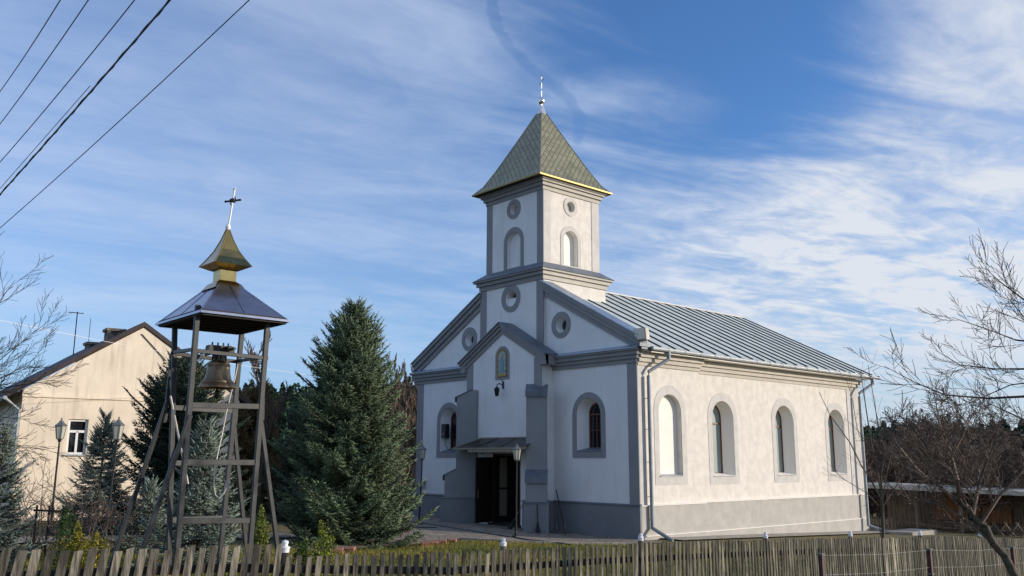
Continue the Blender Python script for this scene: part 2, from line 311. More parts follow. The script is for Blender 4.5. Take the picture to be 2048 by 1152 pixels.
class MB:
    def __init__(s): s.v = []; s.f = []; s.m = []
    def add(s, V, Fs, m=0):
        k = len(s.v); s.v += [tuple(map(float, v)) for v in V]; s.f += [tuple(i+k for i in f) for f in Fs]; s.m += [m]*len(Fs); return s
    def hexa(s, P, m=0): return s.add(P, [(0, 3, 2, 1), (4, 5, 6, 7), (0, 1, 5, 4), (1, 2, 6, 5), (2, 3, 7, 6), (3, 0, 4, 7)], m)
    def box(s, x0, x1, y0, y1, z0, z1, m=0):
        return s.hexa([(x0, y0, z0), (x1, y0, z0), (x1, y1, z0), (x0, y1, z0), (x0, y0, z1), (x1, y0, z1), (x1, y1, z1), (x0, y1, z1)], m)
    def prism(s, poly, fn, a, b, m=0, inset=0):
        """poly in 2D, fn(u,v,w)->xyz, extruded from w=a to w=b"""
        n = len(poly); V = [fn(u, v, a) for u, v in poly]+[fn(u, v, b) for u, v in poly]
        return s.add(V, [tuple(range(n))[::-1], tuple(range(n, 2*n))]+[(i, (i+1) % n, n+(i+1) % n, n+i) for i in range(n)], m)
    def bar(s, a, b, w, h, m=0, upv=(0, 0, 1), tw=1.0):
        a, b = np.array(a, float), np.array(b, float); d = b-a; d /= np.linalg.norm(d); u = np.cross(d, upv)
        if np.linalg.norm(u) < 1e-3: u = np.cross(d, (1, 0, 0))
        u /= np.linalg.norm(u); v = np.cross(u, d)
        P = [a+u*x*w/2+v*y*h/2 for x, y in ((-1, -1), (1, -1), (1, 1), (-1, 1))]+[b+u*x*w*tw/2+v*y*h*tw/2 for x, y in ((-1, -1), (1, -1), (1, 1), (-1, 1))]
        return s.hexa(P, m)
    def tube(s, pts, r, n=8, m=0, cap=True):
        pts = [np.array(p, float) for p in pts]; rs = r if hasattr(r, '__len__') else [r]*len(pts); V = []; ref = np.array([.13, .21, .97])
        for i, p in enumerate(pts):
            d = pts[min(i+1, len(pts)-1)]-pts[max(i-1, 0)]; d = d/(np.linalg.norm(d)+1e-9); u = np.cross(d, ref)
            if np.linalg.norm(u) < .05: u = np.cross(d, (1, 0, 0))
            u /= np.linalg.norm(u); v = np.cross(d, u)
            V += [p+rs[i]*(u*cos(2*pi*k/n)+v*sin(2*pi*k/n)) for k in range(n)]
        Fs = [(i*n+k, i*n+(k+1) % n, (i+1)*n+(k+1) % n, (i+1)*n+k) for i in range(len(pts)-1) for k in range(n)]
        if cap: Fs += [tuple(range(n))[::-1], tuple((len(pts)-1)*n+k for k in range(n))]
        return s.add(V, Fs, m)
    def lathe(s, prof, c, n=24, m=0):
        V = []; 
        for r, z in prof: V += [(c[0]+r*cos(2*pi*k/n), c[1]+r*sin(2*pi*k/n), c[2]+z) for k in range(n)]
        Fs = [(i*n+k, i*n+(k+1) % n, (i+1)*n+(k+1) % n, (i+1)*n+k) for i in range(len(prof)-1) for k in range(n)]
        return s.add(V, Fs, m)
    def build(s, name, mats, parent=None, smooth=False, bevel=0):
        o = mesh_obj(name, s.v, s.f, mats, parent, s.m if isinstance(mats, (list, tuple)) else None, smooth)
        bm = bmesh.new(); bm.from_mesh(o.data); bmesh.ops.recalc_face_normals(bm, faces=bm.faces)
        if bevel: bmesh.ops.bevel(bm, geom=list(bm.edges), offset=bevel, segments=1, affect='EDGES', clamp_overlap=True)
        bm.to_mesh(o.data); bm.free(); return o
def fill(outer, holes, fn, name, m, parent, mb=None, flip=None):
    """flat sheet with holes; outer / holes are 2D loops, fn(u,v)->xyz"""
    bm = bmesh.new(); edges = []
    for loop in [outer]+holes:
        vs = [bm.verts.new((u, v, 0)) for u, v in loop]
        edges += [bm.edges.new((vs[i], vs[(i+1) % len(vs)])) for i in range(len(vs))]
    bmesh.ops.triangle_fill(bm, use_beauty=True, edges=edges)
    bm.verts.ensure_lookup_table(); bm.verts.index_update()
    V = [fn(v.co.x, v.co.y) for v in bm.verts]; Fs = [tuple(v.index for v in f.verts) for f in bm.faces]; bm.free()
    if mb is not None: mb.add(V, Fs, m); return mb
    return mesh_obj(name, V, Fs, m, parent)
def arch(cx, w, z0, zt, n=14):
    r = w/2; zs = zt-r
    return [(cx-r, z0), (cx+r, z0)]+[(cx+r*cos(pi*i/n), zs+r*sin(pi*i/n)) for i in range(n+1)]
def circ(cx, cz, r, n=28): return [(cx+r*cos(2*pi*i/n), cz+r*sin(2*pi*i/n)) for i in range(n)]
def band(mb, A, B, fa, fb, m=0):
    n = len(A); V = [fa(*p) for p in A]+[fb(*p) for p in B]
    mb.add(V, [(i, (i+1) % n, n+(i+1) % n, n+i) for i in range(n)], m)

# ------------------------------------------------------------------ terrain
def gz(x, y):
    x = np.asarray(x, float); y = np.asarray(y, float)
    yc = np.clip(y, -32, 34); xc = np.clip(x, -40, 40)
    z = -.034*yc-.010*xc-.10*np.exp(-((x+2)**2+(y+2.5)**2)/9)
    # ground steps down along the street beyond the picket fence
    k = 1/(1+np.exp(-(x-8.5)*1.2))*np.clip((y+16)/18, 0, 1)
    z = z-.42*k
    return z
def gzf(x, y): return float(gz(x, y))
def axis(a, b, step, far):
    core = np.arange(a, b+.01, step); o1 = [a-d for d in far][::-1]; o2 = [b+d for d in far]; return np.array(o1+list(core)+o2)
xs = axis(-40, 30, .7, [3, 8, 20, 50, 120, 300, 700, 1500]); ys = axis(-34, 40, .7, [3, 8, 20, 50, 120, 300, 700, 1500])
GX, GY = np.meshgrid(xs, ys); GZ = gz(GX, GY)
def grid(name, GX, GY, GZ, m, parent=None):
    r, c = GX.shape; i = np.arange((r-1)*(c-1)); a = i//(c-1)*c+i % (c-1)
    return mesh_obj(name, np.stack([GX.ravel(), GY.ravel(), GZ.ravel()], 1), np.stack([a, a+1, a+c+1, a+c], 1), m, parent, smooth=True)
tag(grid('lawn', GX, GY, GZ, 'lawn'), kind='structure')
def patch(name, poly, m, h=.004, step=.35):
    """a sheet laid over the terrain, trimmed to the 2D outline"""
    bm = bmesh.new(); vs = [bm.verts.new((x, y, 0)) for x, y in poly]; bm.faces.new(vs)
    x0, x1 = min(p[0] for p in poly), max(p[0] for p in poly); y0, y1 = min(p[1] for p in poly), max(p[1] for p in poly)
    for i in range(1, int((x1-x0)/step)+1):
        bmesh.ops.bisect_plane(bm, geom=bm.verts[:]+bm.edges[:]+bm.faces[:], plane_co=(x0+i*step, 0, 0), plane_no=(1, 0, 0))
    for i in range(1, int((y1-y0)/step)+1):
        bmesh.ops.bisect_plane(bm, geom=bm.verts[:]+bm.edges[:]+bm.faces[:], plane_co=(0, y0+i*step, 0), plane_no=(0, 1, 0))
    for v in bm.verts: v.co.z = gzf(v.co.x, v.co.y)+h
    me = bpy.data.meshes.new(name); bm.to_mesh(me); bm.free(); me.materials.append(MT[m]); o = bpy.data.objects.new(name, me); col.objects.link(o)
    if o.data.polygons and o.data.polygons[0].normal.z < 0: o.data.flip_normals()
    return tag(o, kind='structure')
pave = [(1.3, -.35), (1.3, -2.2), (.4, -4.0), (-.7, -5.5), (-1.7, -6.3), (-1.4, -7.3), (-.3, -9.0), (.6, -12.5), (-.6, -12.5), (-2.2, -9.6), (-3.2, -8.4), (-3.3, -18.5), (-5.1, -18.5), (-5.0, -8.2), (-6.5, -6.8), (-15.0, -6.0), (-15.0, 1.5), (-12.9, 1.5), (-12.9, .0), (0, 0)]
patch('paving', pave, 'paver', .035)
patch('foundation_apron', [(.0, .9), (.0, 17.6), (1.1, 17.6), (1.1, .9)], 'concrete', .05)
# kerb of bricks along the lit edge of the paving
kb = MB(); pts = [(1.3, -2.2), (.4, -4.0), (-.7, -5.5), (-1.7, -6.3)]
for a, b in zip(pts[:-1], pts[1:]):
    L = math.dist(a, b); n = int(L/.5)
    for i in range(n):
        p = [a[j]+(b[j]-a[j])*(i+.03)/n for j in (0, 1)]; q = [a[j]+(b[j]-a[j])*(i+.97)/n for j in (0, 1)]
        kb.bar((*p, gzf(*p)+.02), (*q, gzf(*q)+.02), .09, .12)
tag(kb.build('kerb', 'concrete'), kind='structure')
rng = random.Random(5)
for i, (px, py) in enumerate([(905, 1089), (885, 1093), (868, 1097), (850, 1100), (700, 1119), (676, 1123)]):
    p = on('z', .2, px, py); p[2] = gzf(p[0], p[1]); b = MB(); a = rng.uniform(-.3, .3)+2.3
    b.bar((p[0]-.2*cos(a), p[1]-.2*sin(a), p[2]+.04), (p[0]+.2*cos(a), p[1]+.2*sin(a), p[2]+.06), .22, .10)
    tag(b.build('edging_brick', 'brick', bevel=.01), 'red edging brick lying loose along the curved edge of the paving', 'brick', 'loose red bricks edging the paving')

# ------------------------------------------------------------------ CHURCH
CH = empty('church', (-6.42, 7.5, 0), 'white and grey painted country church with a square tower and metal roof', 'church')
WX = -12.84; CX = -6.42; YS = 3.5; XR = -.12; YE = 15.55
fF = lambda d: (lambda u, v: (u, d, v))                      # facade planes
fS = lambda x: (lambda u, v: (x, u, v))                      # side planes
pz = lambda x: 10.46-.54*abs(x-CX)
def boxes(name, m, parent, L):
    for q_ in L: b = MB(); b.box(*q_); b.build(name, m, parent)
# facade
holesF = [arch(-2.30, 1.2, 2.91, 4.79), arch(-10.56, 1.2, 2.91, 4.79), circ(-3.67, 7.6, .30), circ(-9.2, 7.6, .30)]
wall = MB()
fill([(WX, -1), (-8.5, -1), (-8.5, 6), (-4.15, 6), (-4.15, -1), (0, -1), (0, pz(0)-.1), (-4.5, pz(-4.5)-.1), (-4.55, 9), (-8.3, 9), (-8.32, pz(-8.32)-.1), (WX, pz(WX)-.1)], holesF, fF(0), '', 0, None, wall)
# jambs of the front windows and round windows
for h, inn, d in ((holesF[0], arch(-2.27, .78, 2.98, 4.62), .42), (holesF[1], arch(-10.53, .78, 2.98, 4.62), .42), (holesF[2], circ(-3.67, 7.6, .21), .3), (holesF[3], circ(-9.2, 7.6, .21), .3)):
    band(wall, h, inn, fF(0), fF(d), 0)
wall.build('front_wall', ['wall'], CH)
def window(pane_loop, fn, thick, mull, parent, glass='glassd', name='window', fm='frame'):
    """frame ring (the part) with its pane as a sub-part; fn(u,v,w) w = depth inward"""
    cx = sum(p[0] for p in pane_loop)/len(pane_loop); cz = (min(p[1] for p in pane_loop)+max(p[1] for p in pane_loop))/2
    w = max(p[0] for p in pane_loop)-min(p[0] for p in pane_loop); hh = max(p[1] for p in pane_loop)-min(p[1] for p in pane_loop)
    inn = [(cx+(u-cx)*(1-2*thick/w), cz+(v-cz)*(1-2*thick/hh)) for u, v in pane_loop]
    b = MB(); band(b, pane_loop, inn, lambda u, v: fn(u, v, 0), lambda u, v: fn(u, v, 0)); band(b, inn, inn, lambda u, v: fn(u, v, 0), lambda u, v: fn(u, v, .05))
    for (u0, u1, v0, v1) in mull: b.hexa([fn(u0, v0, -.004), fn(u1, v0, -.004), fn(u1, v0, .05), fn(u0, v0, .05), fn(u0, v1, -.004), fn(u1, v1, -.004), fn(u1, v1, .05), fn(u0, v1, .05)])
    o = b.build(name, fm, parent)
    fill(inn, [], lambda u, v: fn(u, v, .045), 'pane', glass, o)
    return o
fnF = lambda d: (lambda u, v, w: (u, d+w, v))
for cx in (-2.27, -10.53):
    window(arch(cx, .78, 2.98, 4.62), fnF(.40), .05, [(cx-.02, cx+.02, 2.99, 4.2), (cx-.38, cx+.38, 4.18, 4.24), (cx-.38, cx+.38, 3.62, 3.645)], CH)
    s = MB(); s.hexa([(cx-.62, -.03, 2.86), (cx+.62, -.03, 2.86), (cx+.55, .40, 2.98), (cx-.55, .40, 2.98), (cx-.62, -.03, 2.90), (cx+.62, -.03, 2.90), (cx+.55, .40, 3.02), (cx-.55, .40, 3.02)]); s.build('window_sill', 'sheetd', CH)
    g = MB(); o_ = arch(cx-.03, 1.62, 2.65, 4.99); i_ = arch(cx-.03, 1.2, 2.91, 4.79)
    band(g, o_, i_, fF(-.02), fF(-.02)); band(g, o_, o_, fF(-.02), fF(.02)); band(g, i_, i_, fF(-.02), fF(.02)); g.build('window_surround', 'grey', CH)
def oculus(cx, cz, ro, ri, rp, fn, depth, tm, glass='glassd', jm='wall', jamb=False):
    g = MB(); A, B = circ(cx, cz, ro), circ(cx, cz, ri)
    band(g, A, B, lambda u, v: fn(u, v, -.025), lambda u, v: fn(u, v, -.025)); band(g, A, A, lambda u, v: fn(u, v, -.025), lambda u, v: fn(u, v, .02)); band(g, B, B, lambda u, v: fn(u, v, -.025), lambda u, v: fn(u, v, .02))
    o = g.build('oculus', tm, CH)
    if jamb:
        j = MB(); band(j, B, circ(cx, cz, rp), lambda u, v: fn(u, v, 0), lambda u, v: fn(u, v, depth)); j.build('reveal', jm, o)
    fill(circ(cx, cz, rp+.004), [], lambda u, v: fn(u, v, depth-.004), 'pane', glass, o); return o
oculus(-3.67, 7.6, .51, .30, .21, fnF(0), .28, 'grey'); oculus(-9.2, 7.6, .51, .30, .21, fnF(0), .28, 'grey')

# side wall: near bay stands 12 cm proud
winY = [(1.74, 1.26), (5.05, 1.36), (9.32, 1.36), (13.48, 1.38)]
sw = MB()
fill([(0, -1), (YS, -1), (YS, 6.3), (0, 6.3)], [arch(winY[0][0], winY[0][1], 2.05, 4.88)], fS(0), '', 0, None, sw)
band(sw, arch(1.74, 1.26, 2.05, 4.88), arch(1.74, 1.26, 2.05, 4.88), fS(0), fS(-.21))
sw.add([(0, YS, -1), (XR, YS, -1), (XR, YS, 6.3), (0, YS, 6.3)], [(0, 1, 2, 3)])
fill([(YS, -1), (YE, -1), (YE, 6.3), (YS, 6.3)], [arch(c, w, 2.02, 4.80) for c, w in winY[1:]], fS(XR), '', 0, None, sw)
DJ = .44
for c, w in winY[1:]: band(sw, arch(c, w, 2.02, 4.80), arch(c-.03, w-.34, 2.10, 4.70), fS(XR), fS(XR-DJ), 1)
sw.build('side_wall', ['side', 'niche'], CH)
fill(arch(1.74, 1.26, 2.05, 4.88), [], fS(-.205), 'blind_niche', 'niche', CH)
for i, (c, w) in enumerate(winY):
    x = 0 if i == 0 else XR; z0, zt = (2.05, 4.88) if i == 0 else (2.02, 4.80)
    g = MB(); A, B = arch(c, w+.52, z0-.31, zt+.32), arch(c, w, z0, zt)
    band(g, A, B, fS(x+.012), fS(x+.012)); band(g, A, A, fS(x+.012), fS(x-.01)); band(g, B, B, fS(x+.012), fS(x-.01)); g.build('window_surround', 'trimside', CH)
    if i: window(arch(c-.03, w-.34, 2.10, 4.70), lambda u, v, q: (XR-DJ+.02-q, u, v), .022, [(c-.5, c+.42, 3.93, 3.99)], CH, 'glassg')
    s = MB(); dd = .2 if i == 0 else .4
    s.hexa([(x+.045, c-w/2-.03, z0-.03), (x+.045, c+w/2+.03, z0-.03), (x-dd, c+w/2-.02, z0+.03), (x-dd, c-w/2+.02, z0+.03), (x+.045, c-w/2-.03, z0-.008), (x+.045, c+w/2+.03, z0-.008), (x-dd, c+w/2-.02, z0+.05), (x-dd, c-w/2+.02, z0+.05)])
    s.build('window_sill', 'galv', CH)
b = MB(); b.box(WX, WX+.1, .1, YE, -1, 6.3); b.build('left_wall', 'wall', CH)
b = MB(); b.prism([(WX, -1.6), (XR, -1.6), (XR, 6.3), (CX, 9.7), (WX, 6.3)], lambda u, v, w: (u, w, v), YE-.2, YE); b.build('rear_wall', 'side', CH)

# plinths
boxes('front_plinth', 'plinth', CH, [(-4.2, .07, -.07, .02, -.6, 1.06), (WX-.07, -8.4, -.07, .02, -.6, 1.06), (WX-.07, WX+.02, .02, 2.0, -.6, 1.06)])
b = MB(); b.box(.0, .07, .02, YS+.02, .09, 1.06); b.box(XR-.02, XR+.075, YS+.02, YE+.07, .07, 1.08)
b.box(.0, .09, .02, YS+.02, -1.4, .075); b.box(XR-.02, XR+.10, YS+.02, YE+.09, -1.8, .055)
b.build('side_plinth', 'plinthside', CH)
b = MB()
b.prism([(-.10, 1.06), (.02, 1.06), (.02, 1.13), (-.10, 1.085)], lambda u, v, w: (w, u, v), -4.2, .10); b.build('plinth_ledge', 'sheetd', CH); b = MB()
b.prism([(-.10, 1.06), (.02, 1.06), (.02, 1.13), (-.10, 1.085)], lambda u, v, w: (w, u, v), WX-.10, -8.4); b.build('plinth_ledge', 'sheetd', CH)
b = MB()
for x, y0, y1, z in ((0, -.02, YS+.04, 1.06), (XR, YS+.04, YE+.1, 1.08)): b.prism([(x-.02, z), (x+.11, z), (x+.11, z+.022), (x-.02, z+.05)], lambda u, v, w: (u, w, v), y0, y1)
for x, y0, y1, z in ((0, -.10, YS+.04, .075), (XR, YS+.04, YE+.12, .055)): b.prism([(x-.02, z), (x+.125, z), (x+.125, z+.02), (x-.02, z+.04)], lambda u, v, w: (u, w, v), y0, y1)
b.build('plinth_ledge', 'edge', CH)  # white colour stands for the highlights along the side ledges

# pilasters at the corners of the facade and the far corner of the side
boxes('corner_pilaster', 'grey', CH, [(-.42, .025, -.025, .02, 1.08, 5.90), (WX-.025, WX+.42, -.025, .02, 1.08, 5.90)])
b = MB(); b.box(-.02, .025, .02, .40, 1.08, 5.90); b.build('corner_pilaster', 'trimside', CH)
b = MB(); b.box(XR-.02, XR+.025, YE-1.0, YE+.02, 1.1, 5.75); b.build('corner_pilaster', 'trimside', CH)

# cornices of the facade (profile steps) with sheet metal tops
steps = [(5.89, 6.03, .06), (6.03, 6.16, .13), (6.16, 6.30, .21), (6.30, 6.36, .29)]
for x0, x1 in ((-4.15, None), (None, -8.5)):
    b = MB()
    for z0, z1, e in steps:
        a0 = x0 if x0 is not None else WX-e; a1 = x1 if x1 is not None else e
        if x0 is not None: a0 = x0-e*.3
        b.box(a0, a1, -e, .02, z0, z1)
    o = b.build('cornice', 'grey', CH)
    a0 = x0-.1 if x0 is not None else WX-.31; a1 = x1 if x1 is not None else .31
    c = MB(); c.prism([(-.33, 6.363), (.015, 6.363), (.015, 6.52), (-.33, 6.39)], lambda u, v, w: (w, u, v), a0, a1); c.build('cornice_cover', 'sheet', o)
b = MB()
for z0, z1, e in [(5.80, 5.93, .05), (5.93, 6.08, .12), (6.08, 6.27, .20)]:
    b.box(-.02, e, .02, YS+e*.5, z0, z1); b.box(XR-.02, XR+e-.02, YS+e*.5, YE+e, z0-.06, z1-.06)
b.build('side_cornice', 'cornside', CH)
# raking parapets
for sgn in (-1, 1):
    b = MB(); c = MB()
    xt, xb = CX+sgn*1.86, CX+sgn*6.66
    for e, lo, hi in ((.07, -.62, -.40), (.15, -.40, -.20), (.23, -.20, -.045)):
        b.hexa([(xt, -e, pz(xt)+lo), (xb, -e, pz(xb)+lo), (xb, .30, pz(xb)+lo), (xt, .30, pz(xt)+lo), (xt, -e, pz(xt)+hi), (xb, -e, pz(xb)+hi), (xb, .30, pz(xb)+hi), (xt, .30, pz(xt)+hi)])
    o = b.build('raking_cornice', 'grey', CH)
    xb += sgn*.04
    c.hexa([(xt, -.28, pz(xt)-.04), (xb, -.28, pz(xb)-.04), (xb, .36, pz(xb)-.04), (xt, .36, pz(xt)-.04), (xt, -.28, pz(xt)), (xb, -.28, pz(xb)), (xb, .36, pz(xb)), (xt, .36, pz(xt))])
    c.build('parapet_cover', 'sheet', o)

# main roof: two slopes of standing seam sheet
rz = lambda x: 9.93-.508*abs(x-CX)
for sgn in (-1, 1):
    b = MB(); xe = CX+sgn*6.92
    b.hexa([(CX, .3, rz(CX)-.06), (xe, .3, rz(xe)-.06), (xe, YE+.42, rz(xe)-.06), (CX, YE+.42, rz(CX)-.06), (CX, .3, rz(CX)), (xe, .3, rz(xe)), (xe, YE+.42, rz(xe)), (CX, YE+.42, rz(CX))], 0)
    n = 20
    for i in range(n):
        y = .75+i*(YE+.42-.8)/(n-1)
        if y < 3.6: xa = CX+sgn*1.95
        else: xa = CX+sgn*.05
        b.hexa([(xa, y-.012, rz(xa)+.002), (xe, y-.012, rz(xe)+.002), (xe, y+.012, rz(xe)+.002), (xa, y+.012, rz(xa)+.002), (xa, y-.012, rz(xa)+.05), (xe, y-.009, rz(xe)+.05), (xe, y+.009, rz(xe)+.05), (xa, y+.009, rz(xa)+.05)], 1)
    b.build('roof', ['roof', 'seam'], CH)
b = MB(); b.prism([(CX-.16, rz(CX)-.05), (CX, rz(CX)+.03), (CX+.16, rz(CX)-.05), (CX+.17, rz(CX)-.03), (CX, rz(CX)+.065), (CX-.17, rz(CX)-.03)], lambda u, v, w: (u, w, v), 3.2, YE+.44); b.build('ridge_cap', 'edge', CH)
b = MB(); b.box(.06, .30, -.02, YS, 6.275, 6.30); b.box(XR+.2, .44, YS, YE+.38, 6.225, 6.25); b.box(.40, .43, .3, YE+.38, 6.235, 6.275); b.build('fascia', 'edge', CH)
b = MB()
for i in range(18):
    y0 = .25+i*.905; b.tube([(.50, y0, 6.36-i*.002), (.50, y0+.86, 6.36-i*.002)], .072, 10); b.tube([(.50, y0+.85, 6.36), (.50, y0+.91, 6.36)], .082, 10)
b.build('gutter', 'galv', CH)
def pipe(y, zlow, end):
    b = MB(); 
    b.tube([(.50, y+.72, 6.32), (.50, y+.72, 6.02)], .07, 12)
    b.tube([(.50, y+.72, 6.05), (.17, y, 5.58), (.17, y, 5.4)], .062, 12)
    b.tube([(.17, y, 5.45), (.17, y, zlow)], .066, 12); b.tube([(.17, y, zlow+.03), end], .062, 12)
    for z in (4.65, 3.6, 2.5, 1.35, .6): b.tube([(.17, y, z), (.17, y, z+.04)], .069, 12); b.bar((.17, y, z+.02), (0, y, z+.02), .02, .02)
    b.build('downpipe', 'pipe', CH, smooth=False)
pipe(.42, .32, (.95, .50, -.02)); pipe(15.2, -.25, (.75, 15.7, -.50))
b = MB(); b.prism([(.33, 6.28), (.62, 6.33), (.62, 6.37), (.33, 6.45)], lambda u, v, w: (w, v*0+u-.75, v), .02, .40) if False else None
b.box(.0, .46, -.34, .30, 6.39, 6.50); b.box(.12, .42, -.20, .2, 6.31, 6.39); b.build('eave_box', 'sheetd', CH)

# tower, lower stage
TL, TR, TF, TB = -8.32, -4.53, -.11, 3.45
b = MB(); fill([(TL, 6.2), (TR, 6.2), (TR, 9.9), (TL, 9.9)], [circ(-6.42, 8.98, .34)], fF(TF), '', 0, None, b)
b.add([(TR, TF, 6.2), (TR, .31, 6.2), (TR, .31, 9.9), (TR, TF, 9.9)], [(0, 1, 2, 3)], 0); b.add([(TR, .31, 6.2), (TR, TB, 6.2), (TR, TB, 9.9), (TR, .31, 9.9)], [(0, 1, 2, 3)], 1)
b.add([(TL, TF, 6.2), (TL, TB, 6.2), (TL, TB, 9.9), (TL, TF, 9.9)], [(0, 1, 2, 3)], 0); b.add([(TL, TB, 6.2), (TR, TB, 6.2), (TR, TB, 9.9), (TL, TB, 9.9)], [(0, 1, 2, 3)], 1)
b.build('tower_base', ['wall', 'side'], CH)
oculus(-6.42, 8.98, .57, .34, .24, fnF(TF), .3, 'grey', jamb=True)
boxes('tower_pilaster', 'grey', CH, [(TR-.37, TR+.02, TF-.02, TF+.02, 6.3, 9.6), (TL-.02, TL+.37, TF-.02, TF+.02, 6.3, 9.6)])
def ringcorn(x0, x1, y0, y1, st, mats, nm, cover=None):
    b = MB(); o = None
    for z0, z1, e in st: b.box(x0-e, x1+e, y0-e, y1+e, z0, z1)
    o = b.build(nm, mats, CH); 
    # faces turned to the right take the second, paler material
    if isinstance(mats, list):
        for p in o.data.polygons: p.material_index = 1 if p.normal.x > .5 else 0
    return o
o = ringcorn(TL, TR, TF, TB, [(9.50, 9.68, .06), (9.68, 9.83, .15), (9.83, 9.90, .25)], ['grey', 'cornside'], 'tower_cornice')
UL, UR, UF, UB = -8.12, -4.67, .03, 3.23
b = MB(); e = .29; b.hexa([(TL-e, TF-e, 9.903), (TR+e, TF-e, 9.903), (TR+e, TB+e, 9.903), (TL-e, TB+e, 9.903), (UL, UF, 10.24), (UR, UF, 10.24), (UR, UB, 10.24), (UL, UB, 10.24)]); b.build('skirt_flashing', 'sheetd', o)
# upper stage
cu = (UL+UR)/2; cy = 1.62
b = MB(); fill([(UL, 10), (UR, 10), (UR, 13.4), (UL, 13.4)], [arch(-6.42, .84, 10.27, 11.76), circ(-6.42, 12.74, .235)], fF(UF), '', 0, None, b)
band(b, arch(-6.42, .84, 10.27, 11.76), arch(-6.42, .84, 10.27, 11.76), fF(UF), fF(UF+.16), 0); fill(arch(-6.42, .84, 10.27, 11.76), [], fF(UF+.155), '', 0, None, b)
fill([(UF, 10), (UB, 10), (UB, 13.4), (UF, 13.4)], [arch(1.57, .80, 10.27, 11.74), circ(1.58, 12.75, .225)], fS(UR), '', 1, None, b)
band(b, arch(1.57, .80, 10.27, 11.74), arch(1.57, .80, 10.27, 11.74), fS(UR), fS(UR-.22), 2); fill(arch(1.57, .80, 10.27, 11.74), [], fS(UR-.215), '', 2, None, b)
b.add([(UL, UF, 10), (UL, UB, 10), (UL, UB, 13.4), (UL, UF, 13.4)], [(0, 1, 2, 3)], 0); b.add([(UL, UB, 10), (UR, UB, 10), (UR, UB, 13.4), (UL, UB, 13.4)], [(0, 1, 2, 3)], 1)
b.build('tower_shaft', ['wall', 'side', 'niche'], CH)
oculus(-6.42, 12.74, .42, .235, .20, fnF(UF), .22, 'grey', 'lace', jamb=True)
oculus(1.58, 12.75, .40, .225, .19, lambda u, v, w: (UR-w, u, v), .16, 'trimside', 'lace', 'side', jamb=True)
boxes('tower_pilaster', 'grey', CH, [(UR-.34, UR+.02, UF-.02, UF+.02, 10.2, 13.3), (UL-.02, UL+.34, UF-.02, UF+.02, 10.2, 13.3)])
boxes('tower_pilaster', 'trimside', CH, [(UR-.02, UR+.02, UF+.02, UF+.40, 10.2, 13.3), (UR-.02, UR+.02, UB-.42, UB+.02, 10.2, 13.3)])
for nm, f0, A, B, mm in (('niche_surround', lambda d: fF(UF-d), arch(-6.42, 1.22, 10.22, 11.97), arch(-6.42, .84, 10.27, 11.76), 'grey'), ('niche_surround', lambda d: fS(UR+d), arch(1.57, 1.16, 10.22, 11.95), arch(1.57, .80, 10.27, 11.74), 'trimside')):
    g = MB(); band(g, A, B, f0(.018), f0(.018)); band(g, A, A, f0(.018), f0(-.01)); band(g, B, B, f0(.018), f0(-.01)); g.build(nm, mm, CH)
ringcorn(UL, UR, UF, UB, [(13.20, 13.36, .05), (13.36, 13.50, .13), (13.50, 13.58, .21), (13.58, 13.64, .27)], ['grey', 'cornside'], 'tower_cornice')
# spire with a slight flare at the eaves
SX, SY = -6.40, 1.60
lv = [(2.09, 13.68), (1.78, 14.02), (1.40, 14.72), (.72, 16.12), (.06, 17.52)]
V = []; Fs = []; UV = []
for f in range(4):
    a = f*pi/2
    for i in range(len(lv)-1):
        (h0, z0), (h1, z1) = lv[i], lv[i+1]; k = len(V)
        for (s, h, z) in ((-1, h0, z0), (1, h0, z0), (1, h1, z1), (-1, h1, z1)):
            lx, ly = s*h, -h; V.append((SX+lx*cos(a)-ly*sin(a), SY+lx*sin(a)+ly*cos(a), z))
        Fs.append((k, k+1, k+2, k+3))
        v0 = sum(math.dist((lv[j][0], lv[j][1]), (lv[j+1][0], lv[j+1][1])) for j in range(i)); v1 = v0+math.dist(lv[i], lv[i+1])
        UV += [(-h0+f*7, v0), (h0+f*7, v0), (h1+f*7, v1), (-h1+f*7, v1)]
sp = mesh_obj('spire_roof', V, Fs, 'shingle', CH, uvs=UV)
b = MB()
for s1, s2 in ((-1, -1), (1, -1), (1, 1), (-1, 1)):
    for i in range(len(lv)-1): b.bar((SX+s1*lv[i][0], SY+s2*lv[i][0], lv[i][1]), (SX+s1*lv[i+1][0], SY+s2*lv[i+1][0], lv[i+1][1]), .035, .035)
b.build('hip_trim', 'canopye', sp)
b = MB(); h = 2.11
for P, Q in (((-h, -h), (h, -h)), ((h, -h), (h, h)), ((h, h), (-h, h)), ((-h, h), (-h, -h))): b.bar((SX+P[0], SY+P[1], 13.665), (SX+Q[0], SY+Q[1], 13.665), .045, .06)
b.build('eave_trim', 'goldmat', sp)
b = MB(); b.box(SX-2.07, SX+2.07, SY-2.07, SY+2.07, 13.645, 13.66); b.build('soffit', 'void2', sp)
b = MB(); b.hexa([(SX-.17, SY-.17, 17.3), (SX+.17, SY-.17, 17.3), (SX+.17, SY+.17, 17.3), (SX-.17, SY+.17, 17.3), (SX-.03, SY-.03, 17.8), (SX+.03, SY-.03, 17.8), (SX+.03, SY+.03, 17.8), (SX-.03, SY+.03, 17.8)]); b.build('apex_cap', 'chrome', sp)
